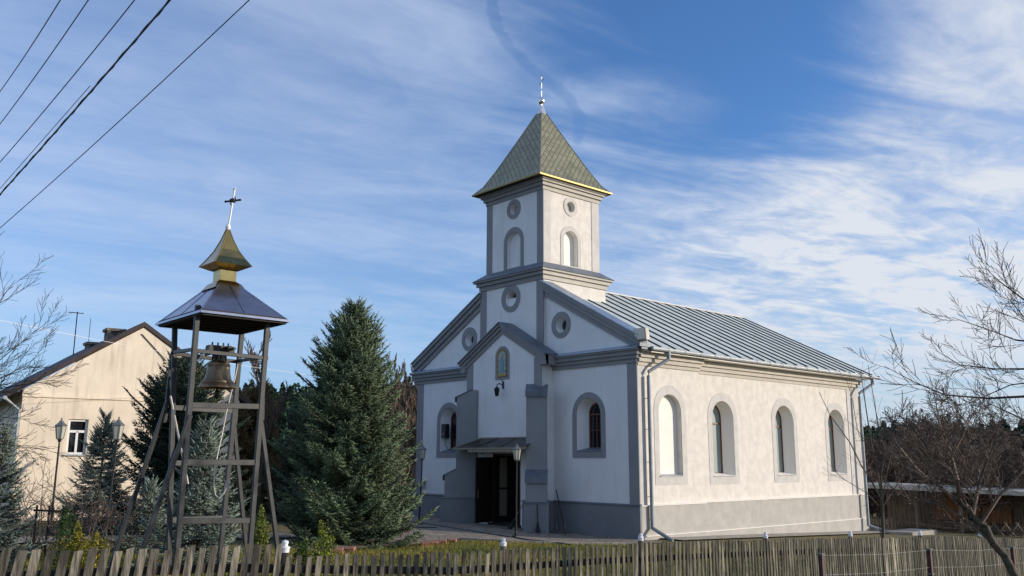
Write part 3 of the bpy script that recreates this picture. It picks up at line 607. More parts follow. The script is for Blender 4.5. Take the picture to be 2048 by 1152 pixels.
def cross_parts(base, h, w, axis_, m, parent, ornate=True, t=.035):
    x, y, z = base; b = MB(); ux, uy = axis_
    b.box(x-t/2, x+t/2, y-t/2, y+t/2, z, z+h)
    za = z+h*.74; b.bar((x-ux*w/2, y-uy*w/2, za), (x+ux*w/2, y+uy*w/2, za), t, t)
    if ornate:
        for p in ((x-ux*w/2, y-uy*w/2, za), (x+ux*w/2, y+uy*w/2, za), (x, y, z+h)): b.lathe([(0, -t), (t*.9, -t*.6), (t*1.3, 0), (t*.9, t*.6), (0, t)], p, 8)
        for s in (-1, 1):
            b.bar((x, y, z+h*.30), (x+s*ux*w*.22, y+s*uy*w*.22, z+h*.38), t*.6, t*.6)
            for q in (-1, 1): b.bar((x+s*ux*w*.05, y+s*uy*w*.05, za+q*w*.05), (x+s*ux*w*.17, y+s*uy*w*.17, za+q*w*.17), t*.5, t*.5)
    return b.build('cross', m, parent)
cx_ = empty('roof_cross', (SX, SY, 17.75), 'small steel cross on a ball at the tip of the church spire', 'cross')
b = MB(); b.lathe([(.0, 0), (.10, .03), (.135, .10), (.15, .18), (.135, .26), (.1, .33), (0, .36)], (SX, SY, 17.75), 20); b.lathe([(.05, -.03), (.05, .02)], (SX, SY, 17.75), 12); b.build('ball', 'chrome', cx_, smooth=True)
cross_parts((SX, SY, 18.08), 1.0, .48, (.86, -.5), 'chrome', cx_)

# ------------------------------------------------------------------ porch of the church
PL, PR, PF = -8.53, -4.12, -.62; PC = -6.33
ppz = lambda x: 7.92-.557*abs(x-PC)
DL, DR, DT = -6.88, -5.27, 2.80
b = MB(); fill([(PL, -.6), (DL, -.6), (DL, DT), (DR, DT), (DR, -.6), (PR, -.6), (PR, ppz(PR)-.1), (PC, 7.82), (PL, ppz(PL)-.1)], [], fF(PF), '', 0, None, b)
b.add([(PR, PF, -.6), (PR, .02, -.6), (PR, .02, ppz(PR)-.1), (PR, PF, ppz(PR)-.1)], [(0, 1, 2, 3)]); b.add([(PL, PF, -.6), (PL, .02, -.6), (PL, .02, ppz(PL)-.1), (PL, PF, ppz(PL)-.1)], [(0, 1, 2, 3)])
b.build('porch_wall', ['wall'], CH)
boxes('porch_pilaster', 'grey', CH, [(PR-.38, PR+.015, PF-.02, PF+.02, 4.9, ppz(PR)-.3), (PL-.015, PL+.38, PF-.02, PF+.02, 4.9, ppz(PL)-.3)])
b = MB(); b.box(PR-1.0, PR+.06, PF-.05, 0, -.4, 1.06); b.box(PR-1.02, PR+.08, PF-.07, 0, 1.06, 1.10); b.build('porch_plinth', 'plinth', CH)
for sgn in (-1, 1):
    b = MB(); xb = PC+sgn*2.56
    for e_, lo, hi in ((.06, -.44, -.28), (.12, -.28, -.13), (.19, -.13, -.03)):
        b.hexa([(PC, PF-e_, ppz(PC)+lo), (xb, PF-e_, ppz(xb)+lo), (xb, PF+.04, ppz(xb)+lo), (PC, PF+.04, ppz(PC)+lo), (PC, PF-e_, ppz(PC)+hi), (xb, PF-e_, ppz(xb)+hi), (xb, PF+.04, ppz(xb)+hi), (PC, PF+.04, ppz(PC)+hi)])
    b.box(min(xb, xb-sgn*.32), max(xb, xb-sgn*.32), PF-.10, -.02, ppz(xb)-.42, ppz(xb)-.06)
    b.build('raking_cornice', 'grey', CH)
    b = MB(); xb += sgn*.05
    b.hexa([(PC, PF-.24, ppz(PC)-.025), (xb, PF-.24, ppz(xb)-.025), (xb, -.12, ppz(xb)-.025), (PC, -.12, ppz(PC)-.025), (PC, PF-.24, ppz(PC)+.02), (xb, PF-.24, ppz(xb)+.02), (xb, -.12, ppz(xb)+.02), (PC, -.12, ppz(PC)+.02)])
    b.build('porch_roof', 'sheetd', CH)
o = cross_parts((PC, PF-.1, 7.93), .42, .2, (1, 0), 'whiteframe', None, True, .02); tag(o, 'small white metal cross on the peak of the porch gable', 'cross'); o.name = 'gable_cross'
# diagonal buttresses: s runs outward from the corner
q = sqrt(.5)
for ox, sg in ((-8.24, -1), (-4.36, 1)):
    def fn(w_):
        return lambda s, z, w: (ox+sg*s*q+w*q*sg, PF-s*q+w*q, z)
    f = lambda s, z, w: (ox+sg*s*q+sg*w*q, PF-s*q+w*q, z)
    b = MB(); b.prism([(-.25, 1.1), (1.0, 1.1), (1.0, 1.98), (.56, 2.20), (.56, 5.03), (-.05, 5.33), (-.25, 5.33)], f, -.38, .38); o = b.build('buttress', 'grey2', CH)
    b = MB(); b.prism([(-.4, -.6), (1.16, -.6), (1.16, 1.06), (-.4, 1.06)], f, -.45, .45); b.build('base', 'plinth', o)
    b = MB(); b.prism([(-.3, 1.06), (1.20, 1.06), (1.20, 1.085), (-.3, 1.13)], f, -.47, .47); b.build('base_ledge', 'sheetd', o); b = MB()
    b.prism([(.55, 2.20), (1.06, 1.95), (1.06, 1.76), (1.08, 1.76), (1.08, 1.97), (.55, 2.235)], f, -.41, .41); b.build('flashing', 'sheetd', o); b = MB()
    b.prism([(-.05, 5.34), (.62, 5.02), (.62, 4.86), (.64, 4.86), (.64, 5.05), (-.05, 5.375)], f, -.41, .41)
    b.build('flashing', 'sheetd', o)
# door
DZ = .21
b = MB(); b.box(DL-.0, DL+.07, PF+.03, PF+.14, DZ, DT); b.box(DR-.10, DR, PF+.0, PF+.14, DZ, DT); b.box(DL, DR, PF+.03, PF+.14, DT-.08, DT); fr = b.build('door_frame', 'doorframe', CH)
def leaf(x, y0, y1, z0, z1, nm, parent, handle):
    b = MB(); b.box(x-.03, x+.03, y0, y1, z0, z1); h = z1-z0
    for k in range(3): b.box(x-.042, x+.042, y0+.1, y1-.1, z0+.12+k*h/3, z0+k*h/3+h/3-.08)
    o = b.build(nm, 'door', parent)
    c = MB(); c.box(x+.045, x+.075, handle-.012, handle+.012, z0+.92, z0+1.22); c.build('handle', 'goldmat', o); return o
leaf(DL+.0, PF-.86, PF-.03, DZ+.01, DT-.13, 'door_leaf', CH, PF-.78)
leaf(DR-.17, PF-.0, PF+.78, DZ+.02, DT-.1, 'door_leaf', CH, PF+.70)
b = MB(); b.box(DL-.3, DL-.25, PF+.02, 1.9, 0, 3); b.box(DR, DR+.05, PF+.16, 1.9, 0, 3); b.box(DL-.3, DR+.05, 1.9, 1.95, 0, 3); b.box(DL-.3, DR+.05, PF+.16, 1.95, 2.9, 2.95); b.box(DL-.3, DR+.05, PF, 1.95, DZ-.3, DZ-.02); b.build('vestibule', 'void', CH)
ya, yb = float(on('x', -7.11, 1000, 960)[1]), float(on('x', -7.11, 1014, 960)[1])
b = MB(); b.box(-7.17, -7.11, ya, yb, .42, 1.42); b.box(-7.17, -7.11, ya, yb, 1.50, 2.66); b.build('inner_door', 'inner', CH)
b = MB()
A = [(DL-.05, DT+.0), (DR+.05, DT+.0)]+[(PC+.25+.86*cos(t), DT+.02+.18*sin(t)) for t in np.linspace(0, pi, 12)]
b.prism(A, lambda u, v, w: (u, w, v), PF-.05, PF+.01); b.build('lintel_arch', 'lace', CH)
# canopy
b = MB()
P = {'fl': (-8.18, PF-.95, 3.02), 'fr': (-3.95, PF-.95, 3.02), 'bl': (-7.66, PF, 3.40), 'br': (-4.4, PF, 3.40)}
b.add([P['fl'], P['fr'], P['br'], P['bl']], [(0, 1, 2, 3)]); b.add([P['fl'], P['bl'], (-8.18, PF, 3.02)], [(0, 1, 2)])
b.add([(p[0], p[1], p[2]-.03) for p in (P['fl'], P['fr'], P['br'], P['bl'])], [(3, 2, 1, 0)])
for k in range(2):
    t = (k+1)/3; a = [P['fl'][j]+(P['fr'][j]-P['fl'][j])*t for j in range(3)]; c = [P['bl'][j]+(P['br'][j]-P['bl'][j])*t for j in range(3)]; b.bar((a[0], a[1], a[2]+.01), (c[0], c[1], c[2]+.01), .02, .02)
o = b.build('canopy', 'canopy', CH)
b = MB(); b.bar((-8.22, PF-.97, 2.99), (-3.93, PF-.97, 2.99), .035, .07); b.bar((-8.20, PF-.97, 2.995), (-8.0, PF-.0, 2.995), .03, .05); b.bar((-7.66, PF-.015, 3.41), (-4.6, PF-.015, 3.41), .03, .05); b.bar(P['fl'], P['bl'], .04, .04); b.build('canopy_edge', 'canopye', o)
b = MB()
for k in range(17):
    x = -7.3+k*.17; b.prism([(x, 2.95), (x+.16, 2.95), (x+.16, 2.90), (x+.08, 2.83), (x, 2.90)], lambda u, v, w: (u, w, v), PF-.93, PF-.92)
b.build('valance', 'lace', o)
b = MB()
for k in range(4): b.tube([(-7.05+k*.07, PF-.05, 2.95), (-7.05+k*.05, PF-.35-.08*k, 2.80), (-7.05, PF-.75, 2.97)], .012, 5)
b.build('scroll_bracket', 'lace', o)

# ------------------------------------------------------------------ things fixed to or leaning on the church
ic = empty('icon', (-6.33, PF-.02, 5.80), 'gold framed arched icon of a robed figure set over the porch door', 'icon')
g = MB(); A, B = arch(-6.33, .84, 5.66, 6.98), arch(-6.33, .56, 5.82, 6.86)
band(g, A, B, fF(PF-.02), fF(PF-.02)); band(g, A, A, fF(PF-.02), fF(PF)); g.build('icon_surround', 'grey', CH)
A, B = arch(-6.33, .56, 5.80, 6.86), arch(-6.33, .42, 5.90, 6.78)
g = MB(); band(g, A, B, fF(PF-.05), fF(PF-.035)); band(g, A, A, fF(PF-.05), fF(PF)); 
for z in (5.98, 6.2, 6.42):
    for s in (-1, 1): g.lathe([(0, -.035), (.03, 0), (0, .035)], (-6.33+s*.245, PF-.055, z), 8)
g.box(-6.63, -6.03, PF-.07, PF-.01, 5.78, 5.82); g.build('frame', 'goldmat', ic)
fill(B, [], fF(PF-.03), 'panel', 'paint', ic)
g = MB(); g.prism([(-6.44, 5.94), (-6.22, 5.94), (-6.24, 6.2), (-6.20, 6.38), (-6.27, 6.5), (-6.39, 6.5), (-6.46, 6.38), (-6.42, 6.2)], lambda u, v, w: (u, w, v), PF-.045, PF-.031, 0)
g.prism(circ(-6.33, 6.57, .055, 14), lambda u, v, w: (u, w, v), PF-.047, PF-.031, 1); g.build('painted_figure', ['robe', 'skin'], ic)
# wall lantern
wl = empty('wall_lantern', (-6.28, PF, 5.40), 'black wrought iron lantern on a wall bracket under the icon', 'lantern')
p = (-6.28, PF, 5.45); b = MB(); b.box(p[0]-.05, p[0]+.05, PF-.02, PF, 5.3, 5.58); b.tube([(p[0], PF, 5.42), (p[0], PF-.18, 5.50), (p[0], PF-.33, 5.44)], .02, 6); b.tube([(p[0], PF-.02, 5.55), (p[0], PF-.10, 5.66), (p[0]+.06, PF-.12, 5.58)], .013, 5); b.build('bracket', 'black', wl)
def lantern(b, g, c, s, frame_m=0):
    x, y, z = c
    V0 = [(x+.105*s*cos(a), y+.105*s*sin(a)) for a in np.arange(6)*pi/3]; V1 = [(x+.165*s*cos(a), y+.165*s*sin(a)) for a in np.arange(6)*pi/3]
    for i in range(6):
        j = (i+1) % 6; b.bar((*V0[i], z), (*V1[i], z+.40*s), .018*s, .018*s); b.bar((*V0[i], z), (*V0[j], z), .02*s, .02*s); b.bar((*V1[i], z+.40*s), (*V1[j], z+.40*s), .025*s, .025*s)
        g.add([(*V0[i], z+.01), (*V0[j], z+.01), (*V1[j], z+.39*s), (*V1[i], z+.39*s)], [(0, 1, 2, 3)])
    b.lathe([(.185*s, .40*s), (.19*s, .42*s), (.10*s, .50*s), (.07*s, .53*s), (.07*s, .55*s), (.03*s, .58*s), (.02*s, .62*s), (.028*s, .64*s), (0, .67*s)], c, 6)
    b.lathe([(0, -.06*s), (.05*s, -.05*s), (.11*s, 0), (0, .005)], c, 6)
b = MB(); g = MB(); lantern(b, g, (p[0], PF-.33, 5.02), .62); b.build('lantern_frame', 'black', wl); g.build('lantern_glass', 'glassd', wl)
# floodlight at the foot of the rake
fl = empty('floodlight', (.33, -.05, 6.5), 'beige floodlight standing on the right corner of the gable', 'floodlight')
b = MB(); b.hexa([(.16, -.20, 6.62), (.54, -.10, 6.62), (.56, .10, 6.62), (.20, .05, 6.62), (.13, -.30, 7.02), (.60, -.20, 7.02), (.56, .02, 7.04), (.18, -.06, 7.04)]); b.build('housing', 'flood', fl, bevel=.015)
b = MB(); b.hexa([(.19, -.215, 6.66), (.51, -.135, 6.66), (.51, -.12, 6.66), (.19, -.2, 6.66), (.165, -.305, 6.99), (.56, -.215, 6.99), (.56, -.2, 6.99), (.165, -.29, 6.99)]); b.build('lens', 'edge', fl)
b = MB(); b.tube([(.34, -.02, 6.48), (.34, -.02, 6.66)], .03, 8); b.bar((.15, -.02, 6.60), (.52, .0, 6.60), .04, .02); b.build('mount', 'galv', fl)
# loudspeaker in the left window
ls = empty('loudspeaker', (-10.95, .05, 3.55), 'black loudspeaker fixed inside the arch of the left front window', 'loudspeaker')
b = MB(); b.box(-11.08, -10.78, .0, .22, 3.48, 4.08); b.build('cabinet', 'speaker', ls, bevel=.01)
b = MB(); b.lathe([(0, 0), (.05, .0), (.10, .02), (.11, .03), (.12, .02)], (0, 0, 0), 20); b.v = [(x-10.90, -.005-z, y+3.70) for x, y, z in b.v]
b.lathe([(0, 0), (.04, .01), (.05, .02)], (0, 0, 0), 14); b.v = b.v[:100]+[(x-10.93, -.005-z, y+3.96) for x, y, z in b.v[100:]]
b.build('speaker_cone', 'cone', ls)
b = MB(); b.tube([(-10.9, .1, 3.48), (-10.93, .12, 3.2), (-10.8, .15, 3.02), (-10.66, .2, 2.99)], .012, 5); b.build('cable', 'wire', ls)
mb_ = MB(); c = on('y', -.02, 845, 968); mb_.box(c[0]-.2, c[0]+.2, -.14, -.03, c[2]-.12, c[2]+.14); mb_.box(c[0]-.24, c[0]+.24, -.17, -.025, c[2]+.14, c[2]+.18); mb_.box(c[0]-.14, c[0]+.14, -.15, -.142, c[2]-.06, c[2]+.08); tag(mb_.build('meter_box', 'galv', None, bevel=.008), 'small grey metal box on the left corner of the facade', 'meter_box')  # meter box fixed to the facade
# broom, shovels
def tool(name, label, a, b_, head, cat, r=.014, m='tool'):
    t = empty(name, a, label, cat); q_ = MB(); q_.tube([a, b_], r, 7); q_.build('handle', m, t)
    h = MB(); d = (np.array(b_)-np.array(a)); d /= np.linalg.norm(d); a = np.array(a)
    if head == 'broom':
        h.tube([a+d*.38, a+d*.22, a+d*.02], [.025, .055, .10], 9)
        h.build('bristles', 'bristle', t)
    else:
        u = np.cross(d, (1, 1, 0)); u /= np.linalg.norm(u)
        h.hexa([a-u*.12, a+u*.12, a+u*.12+(.01, .01, 0), a-u*.12+(.01, .01, 0), a-u*.13+d*.30, a+u*.13+d*.30, a+u*.13+d*.30+(.01, .01, 0), a-u*.13+d*.30+(.01, .01, 0)]); h.build('blade', 'lampmetal', t)
    return t
bc = (-4.36+1.18*q, PF-1.18*q)    # outer face of the right buttress base
zg = gzf(bc[0], bc[1])+.035
tool('broom', 'dark broom standing upside against the right buttress base', (bc[0]+.12, bc[1]-.02, zg+.02), (bc[0]+.02, bc[1]+.04, zg+.98), 'broom', 'broom', .016, 'black')
tool('broom', 'pale wooden broom leaning between the door and the right buttress', (-5.05, PF-.75, zg+.03), (-4.75, PF-.33, zg+.95), 'broom', 'broom')
tool('shovel', 'long handled dark shovel leaning in the angle right of the buttress', (-2.78, -.72, zg+.0), (-3.85, -.15, zg+1.45), 'shovel', 'shovel', .018, 'black')
tool('rake', 'short tool with pale crossbar leaning behind the right buttress', (-3.1, -.85, zg+.0), (-3.75, -.35, zg+1.0), 'shovel', 'rake')
# black hose on the paving
b = MB(); pts = [on('z', .23, x, y) for x, y in [(808, 1043), (850, 1047), (880, 1051), (920, 1056), (960, 1060), (1000, 1064), (1032, 1067), (1060, 1073), (1095, 1077), (1120, 1081), (1142, 1085)]]
pts = [np.array((p[0], p[1], gzf(p[0], p[1])+.05)) for p in pts]; b.tube(pts, .022, 6); tag(b.build('hose', 'wire'), 'thin black hose snaking across the paving in front of the door', 'hose')
b = MB(); pts = [on('z', .23, x, y) for x, y in [(800, 1058), (822, 1057), (850, 1056), (872, 1055)]]; pts = [np.array((p[0], p[1], gzf(p[0], p[1])+.05)) for p in pts]; b.tube(pts, .025, 6); tag(b.build('hose', 'wire'), 'short piece of black hose lying beside the spruce on the paving', 'hose')

# ------------------------------------------------------------------ lamp posts
def lamp(top, bot, D, label, lab2=None):
    t = dep(D, *top); bt_ = dep(D, *bot); zg = gzf(bt_[0], bt_[1]); d = t-bt_; bt_ = bt_+d*((zg-bt_[2])/d[2]); L = t-bt_; h = t[2]-zg
    r = empty('lamp_post', tuple(bt_), label, 'lamp post', 'garden lamp posts along the path')
    b = MB(); k = (h-.55)/h; e = bt_+L*k
    b.tube([bt_, bt_+L*.06, bt_+L*.08, bt_+L*.3, e], [.055, .05, .035, .028, .022], 10); b.lathe([(.035, 0), (.05, .02), (.035, .05)], tuple(e-(0, 0, .08)), 10); b.build('pole', 'black', r)
    b = MB(); b.box(bt_[0]-.09, bt_[0]+.09, bt_[1]-.09, bt_[1]+.09, zg-.05, zg+.10); b.build('base', 'black', r)
    b = MB(); g = MB(); lantern(b, g, tuple(e), .82); b.build('lantern_frame', 'lampmetal', r); g.build('lantern_glass', 'lampglass', r)
lamp((124, 835), (100, 1062), 23.5, 'black lamp post with glass lantern in front of the house window, farthest left')
lamp((240, 833), (210, 1076), 22.0, 'black lamp post with glass lantern between the small spruce and the bell frame')
lamp((846, 887), (838, 1046), 33.7, 'black lamp post with glass lantern at the left corner of the church')
lamp((1034, 886), (1032, 1066), 29.8, 'black lamp post with glass lantern standing in front of the open church door')

# ------------------------------------------------------------------ bell frame
HB = 4.72
eq = [on('z', HB, *a) for a in [(323, 648), (397, 620), (570.5, 642.5), (479, 667)]]   # left, near, right, far corners of the eaves
ec = sum(eq)/4; sx = (eq[1][0]-eq[0][0]+eq[2][0]-eq[3][0])/4; sy = (eq[2][1]-eq[1][1]+eq[3][1]-eq[0][1])/4
bx, by = ec[0], ec[1]; zg0 = gzf(bx, by)
BT = empty('belfry', (bx, by, zg0), 'dark timber bell frame with a polished metal roof and golden cap', 'bell tower')
cor = {'L': (-1, -1), 'N': (1, -1), 'R': (1, 1), 'F': (-1, 1)}
def bq(h, z): return [(bx+h*sx*cx, by+h*sy*cy_, z) for cx, cy_ in (cor['L'], cor['N'], cor['R'], cor['F'])]
# lower roof
DC = float((np.array((bx, by, 0))-CAM)@hf); zc_of = lambda py: float(dep(DC, 455, py)[2])
b = MB(); apz = zc_of(570); t_ = .20
b.add(bq(1, HB)+bq(t_, apz), [(0, 1, 5, 4), (1, 2, 6, 5), (2, 3, 7, 6), (3, 0, 4, 7)])
rf = b.build('roof', 'blueroof', BT)
b = MB(); Q = bq(1, HB); T = bq(t_, apz)
for i in range(4):
    j = (i+1) % 4; a = (np.array(Q[i])+Q[j])/2; c = (np.array(T[i])+T[j])/2; b.bar(a, c, .018, .018); b.bar(Q[i], T[i], .018, .018); b.bar(Q[i], Q[j], .02, .035)
b.build('seam', 'blueroof', rf)
b = MB(); b.add(bq(.96, HB+.005)+bq(.30, HB+.60*(apz-HB)), [(0, 1, 5, 4), (1, 2, 6, 5), (2, 3, 7, 6), (3, 0, 4, 7), (4, 5, 6, 7)])
Q = bq(.93, HB-.0)
for i in range(4): b.bar(Q[i], Q[(i+1) % 4], .07, .09)
for u in np.linspace(-.8, .8, 6): b.bar((bx+u*sx, by-sy*.9, HB-.0), (bx+u*sx, by+sy*.9, HB-.0), .04, .05)
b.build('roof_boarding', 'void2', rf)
# golden cap: skirt, neck, flared pyramid
b = MB(); s0 = .26*sx
def sq(h, z): return [(bx-h, by-h, z), (bx+h, by-h, z), (bx+h, by+h, z), (bx-h, by+h, z)]
zt_ = zc_of(459); ze_ = zc_of(534)
lv2 = [(.265, apz-.10), (.20, apz+.0), (.135, apz+.05), (.135, ze_-.08), (.19, ze_-.06), (.31, ze_), (.225, ze_+(zt_-ze_)*.20), (.145, ze_+(zt_-ze_)*.42), (.072, ze_+(zt_-ze_)*.72), (.02, zt_)]
V = []; Fs = []
for h, z in lv2: V += sq(h, z)
for i in range(len(lv2)-1):
    for k in range(4): Fs.append((i*4+k, i*4+(k+1) % 4, i*4+4+(k+1) % 4, i*4+4+k))
b.add(V, Fs); cap = b.build('golden_cap', 'gold', BT)
b = MB()
for i in range(5, len(lv2)-1):
    for k in range(4): b.bar(sq(lv2[i][0], lv2[i][1])[k], sq(lv2[i+1][0], lv2[i+1][1])[k], .014, .014)
b.build('cap_hip', 'goldmat', cap)
tz = zt_; ctop = dep(float((np.array((bx, by, 0))-CAM)@hf), 469.5, 378); cb_ = np.array((bx, by, tz-.03))
bc_ = empty('roof_cross', (bx, by, tz), 'thin white cross with a dark ornament on top of the bell frame', 'cross')
b = MB(); d = ctop-cb_; b.tube([cb_, ctop], .016, 6); b.lathe([(0, -.03), (.03, 0), (0, .03)], tuple(ctop), 8); b.lathe([(0, 0), (.035, .03), (.045, .07), (.03, .11), (0, .13)], tuple(cb_), 12); b.build('rod', 'whiteframe', bc_)
b = MB(); m_ = cb_+d*.72; u = np.array((.72, .69, .10)); u /= np.linalg.norm(u)
b.bar(m_-u*.11, m_+u*.11, .025, .025); b.lathe([(0, -.04), (.05, -.02), (.055, .02), (0, .05)], tuple(m_), 8)
for s in (-1, 1): b.lathe([(0, -.025), (.028, 0), (0, .025)], tuple(m_+u*.12*s), 6); b.bar(m_+u*.05*s, m_+u*.03*s+(0, 0, .07*s), .012, .012)
b.build('ornament', 'black', bc_)
# posts: each at its corner, top under the eaves, foot in the ground (slight lean as built)
def pl(D, a): return dep(D, *a)
Dn = {k: float((np.array((bx+cx*sx*.80, by+cy_*sy*.80, 0))-CAM)@hf) for k, (cx, cy_) in cor.items()}
P_ = {'N': ((395, 626), (354, 1105)), 'R': ((535, 648), (500, 1095)), 'L': ((349, 652), (338, 1093)), 'F': ((484, 665), (442, 1093))}
ends = {}
for k, (t, bo) in P_.items():
    a, c = pl(Dn[k], t), pl(Dn[k], bo); d = c-a; g0 = gzf(bx, by)-.1; c = a+d*((g0-a[2])/d[2]); ends[k] = (a, c)
    b = MB(); b.bar(a+(0, 0, .12), c, .076, .064, upv=(1, 0, 0)); b.build('post', 'steel', BT, bevel=.006)
def at(k, z): a, c = ends[k]; t = (z-a[2])/(c[2]-a[2]); return a+(c-a)*t
def zof(k, px, py): return float(pl(Dn[k], (px, py))[2])
def rung(k1, z1, k2, z2, w=.04, h=.074, nm='rung', ext=.0):
    a, c = at(k1, z1), at(k2, z2); d = (c-a)/np.linalg.norm(c-a); b = MB(); b.bar(a-d*ext, c+d*ext, w, h); return b.build(nm, 'steel', BT, bevel=.005)
zN = [zof('N', 392, 701), zof('N', 380, 810), zof('N', 372, 924), zof('N', 365, 1042)]; zR = [zof('R', 528, 716), zof('R', 522, 813), zof('R', 513, 925), zof('R', 505, 1041)]
for i in range(4): rung('N', zN[i], 'R', zR[i], ext=.05 if i == 0 else 0, h=.06 if i == 0 else .085)
zL = [zof('L', 345, 707), zof('L', 341, 815), zof('L', 340, 926), zof('L', 340, 1040)]; zF = [zof('F', 478, 724), zof('F', 472, 822), zof('F', 462, 926), zof('F', 450, 1036)]
for i in range(4): rung('L', zL[i], 'F', zF[i], ext=.05 if i == 0 else 0, h=.06 if i == 0 else .085)
rung('L', zL[0]+.02, 'N', zN[0]+.02, .05, .05); rung('F', zF[0]+.02, 'R', zR[0]+.02, .05, .05)
# raking braces
def brace(k, ptop, pbot, dD=0.0):
    a, c = pl(Dn[k], ptop), pl(Dn[k]+dD, pbot); d = c-a; c = a+d*((zg0-.1-a[2])/d[2]); b = MB(); b.bar(a, c, .064, .055, upv=(1, 0, 0)); b.build('brace', 'steel', BT, bevel=.006)
brace('N', (381, 830), (286, 1095), -.25); brace('L', (336, 800), (234, 1095), -.1); brace('R', (520, 830), (554, 1090), .3); brace('F', (466, 835), (492, 1093), .3)
# inner straps hugging the posts above the braces
for k, pt, pb in (('N', (387, 716), (373, 850)), ('L', (343, 712), (330, 845)), ('R', (527, 722), (524, 840)), ('F', (476, 730), (470, 850))):
    b = MB(); a, c = pl(Dn[k]+.08, pt), pl(Dn[k]+.1, pb); b.bar(a, c, .05, .05, upv=(1, 0, 0)); b.build('strap', 'steel', BT)
b = MB(); b.bar(pl(13.2, (341, 792)), pl(13.2, (376, 968)), .03, .02); b.build('loose_lath', 'rope', BT)
# bell
zc = (zN[0]+zL[0])/2; Db = float((np.array((bx, by, 0))-CAM)@hf)
bp = dep(Db, 433, 776); btop = dep(Db, 440, 722); hb = btop[2]-bp[2]; rb = 37.5/F*Db*1.0
BE = empty('church_bell', (btop[0], btop[1], bp[2]), 'bronze bell hanging from its yoke inside the timber frame', 'bell')
c0 = ((bp[0]+btop[0])/2, (bp[1]+btop[1])/2, bp[2])
prof = [(1.0, 0), (.985, .03), (.93, .09), (.80, .20), (.69, .33), (.625, .5), (.59, .7), (.565, .85), (.53, .94), (.42, .99), (.18, 1.03), (0, 1.04)]
b = MB(); b.lathe([(r*rb, z*hb) for r, z in prof], c0, 40); b.lathe([(rb*1.0, 0), (rb*.90, .0), (rb*.80, .10*hb), (rb*.6, .4*hb), (rb*.5, .9*hb)], c0, 40); b.build('bell_body', 'bronze', BE, smooth=True)
b = MB()
for z, r in ((.17, .845), (.21, .80), (.78, .585), (.83, .575)): b.lathe([(r*rb, z*hb), ((r+.018)*rb, z*hb+.008), (r*rb, z*hb+.018)], c0, 40)
b.build('bell_moulding', 'bronze', BE, smooth=True)
b = MB(); b.tube([(c0[0], c0[1], c0[2]+.25), (c0[0], c0[1], c0[2]-.02), (c0[0], c0[1], c0[2]-.06), (c0[0], c0[1], c0[2]-.12), (c0[0], c0[1], c0[2]-.17)], [.015, .018, .04, .035, .01], 10); b.build('clapper', 'black', BE)
b = MB(); yz = c0[2]+hb*1.04
for s in (-1, 1):
    for u_ in (-.09, -.03, .03, .09): b.tube([(c0[0]+s*.05, c0[1]+u_, yz-.02), (c0[0]+s*.02, c0[1]+u_, yz+.12)], .016, 6)
b.hexa([(c0[0]-.08, c0[1]-.22, yz+.10), (c0[0]+.08, c0[1]-.22, yz+.10), (c0[0]+.08, c0[1]+.22, yz+.10), (c0[0]-.08, c0[1]+.22, yz+.10), (c0[0]-.07, c0[1]-.20, yz+.22), (c0[0]+.07, c0[1]-.20, yz+.22), (c0[0]+.07, c0[1]+.20, yz+.22), (c0[0]-.07, c0[1]+.20, yz+.22)])
for u_ in (-.14, -.05, .04, .12): b.tube([(c0[0]+.03, c0[1]+u_, yz+.21), (c0[0]+.03, c0[1]+u_, yz+.27)], .014, 6)
b.tube([(c0[0]-.62*sx, c0[1], yz+.13), (c0[0]+.62*sx, c0[1], yz+.13)], .022, 8); b.tube([(c0[0]+.09, c0[1]+.10, yz+.17), (c0[0]+.16, c0[1]+.10, yz+.17)], .05, 12)
b.build('yoke', 'black', BE)
b = MB(); rp = [(476, 725), (470, 757), (461, 790), (452, 828), (444, 870), (436, 905), (429, 940), (428, 970), (431, 990), (438, 996), (447, 988), (453, 975), (459, 966), (457, 958), (452, 962), (449, 980)]
b.tube([dep(Db+.35-(.35*min(1, i/6)), *p) for i, p in enumerate(rp)], .011, 6); tag(b.build('bell_rope', 'rope'), 'thin white bell rope looped on the frame below the bell', 'rope')

# ------------------------------------------------------------------ house at the left
HD = 30.5
h1 = np.array((-.99617, .08739, 0)); h2 = np.array((.08688, .99622, 0)); A0 = dep(HD, 288, 655)
def hp(px, py, off=0.0):
    d = ray(px, py); P0 = A0-h1*off; t = ((P0-CAM)@h1)/(d@h1); return CAM+d*t
def hl(px, py): p = hp(px, py)-A0; return float(p@h2), float(p[2]+A0[2])
uL, zLv = hl(47, 779); zA = float(A0[2]); HW = abs(uL); ze = zLv
HS = empty('house', tuple(A0-(0, 0, A0[2]-gzf(A0[0], A0[1]))), 'cream plastered house with brown roof and two chimneys behind the spruces', 'house')
hw = lambda u, v, w: tuple(A0*(1, 1, 0)+h2*u+h1*w+np.array((0, 0, v)))
w0 = hl(131, 909); w1 = hl(179, 839)
wn_ = [(w0[0], w0[1]), (w1[0]-.02, w0[1]), (w1[0]-.02, w1[1]), (w0[0], w1[1])]
b = MB(); fill([(-HW, -.5), (HW, -.5), (HW, ze), (0, zA), (-HW, ze)], [wn_], lambda u, v: hw(u, v, 0), '', 0, None, b); band(b, wn_, wn_, lambda u, v: hw(u, v, 0), lambda u, v: hw(u, v, .12)); LH = 12.5
for s in (-1, 1): b.add([hw(s*HW, -.5, 0), hw(s*HW, -.5, LH), hw(s*HW, ze, LH), hw(s*HW, ze, 0)], [(0, 1, 2, 3)])
b.build('wall', ['housewall'], HS)
cx0 = (wn_[0][0]+wn_[1][0])/2; wz0, wz1 = w0[1], w1[1]
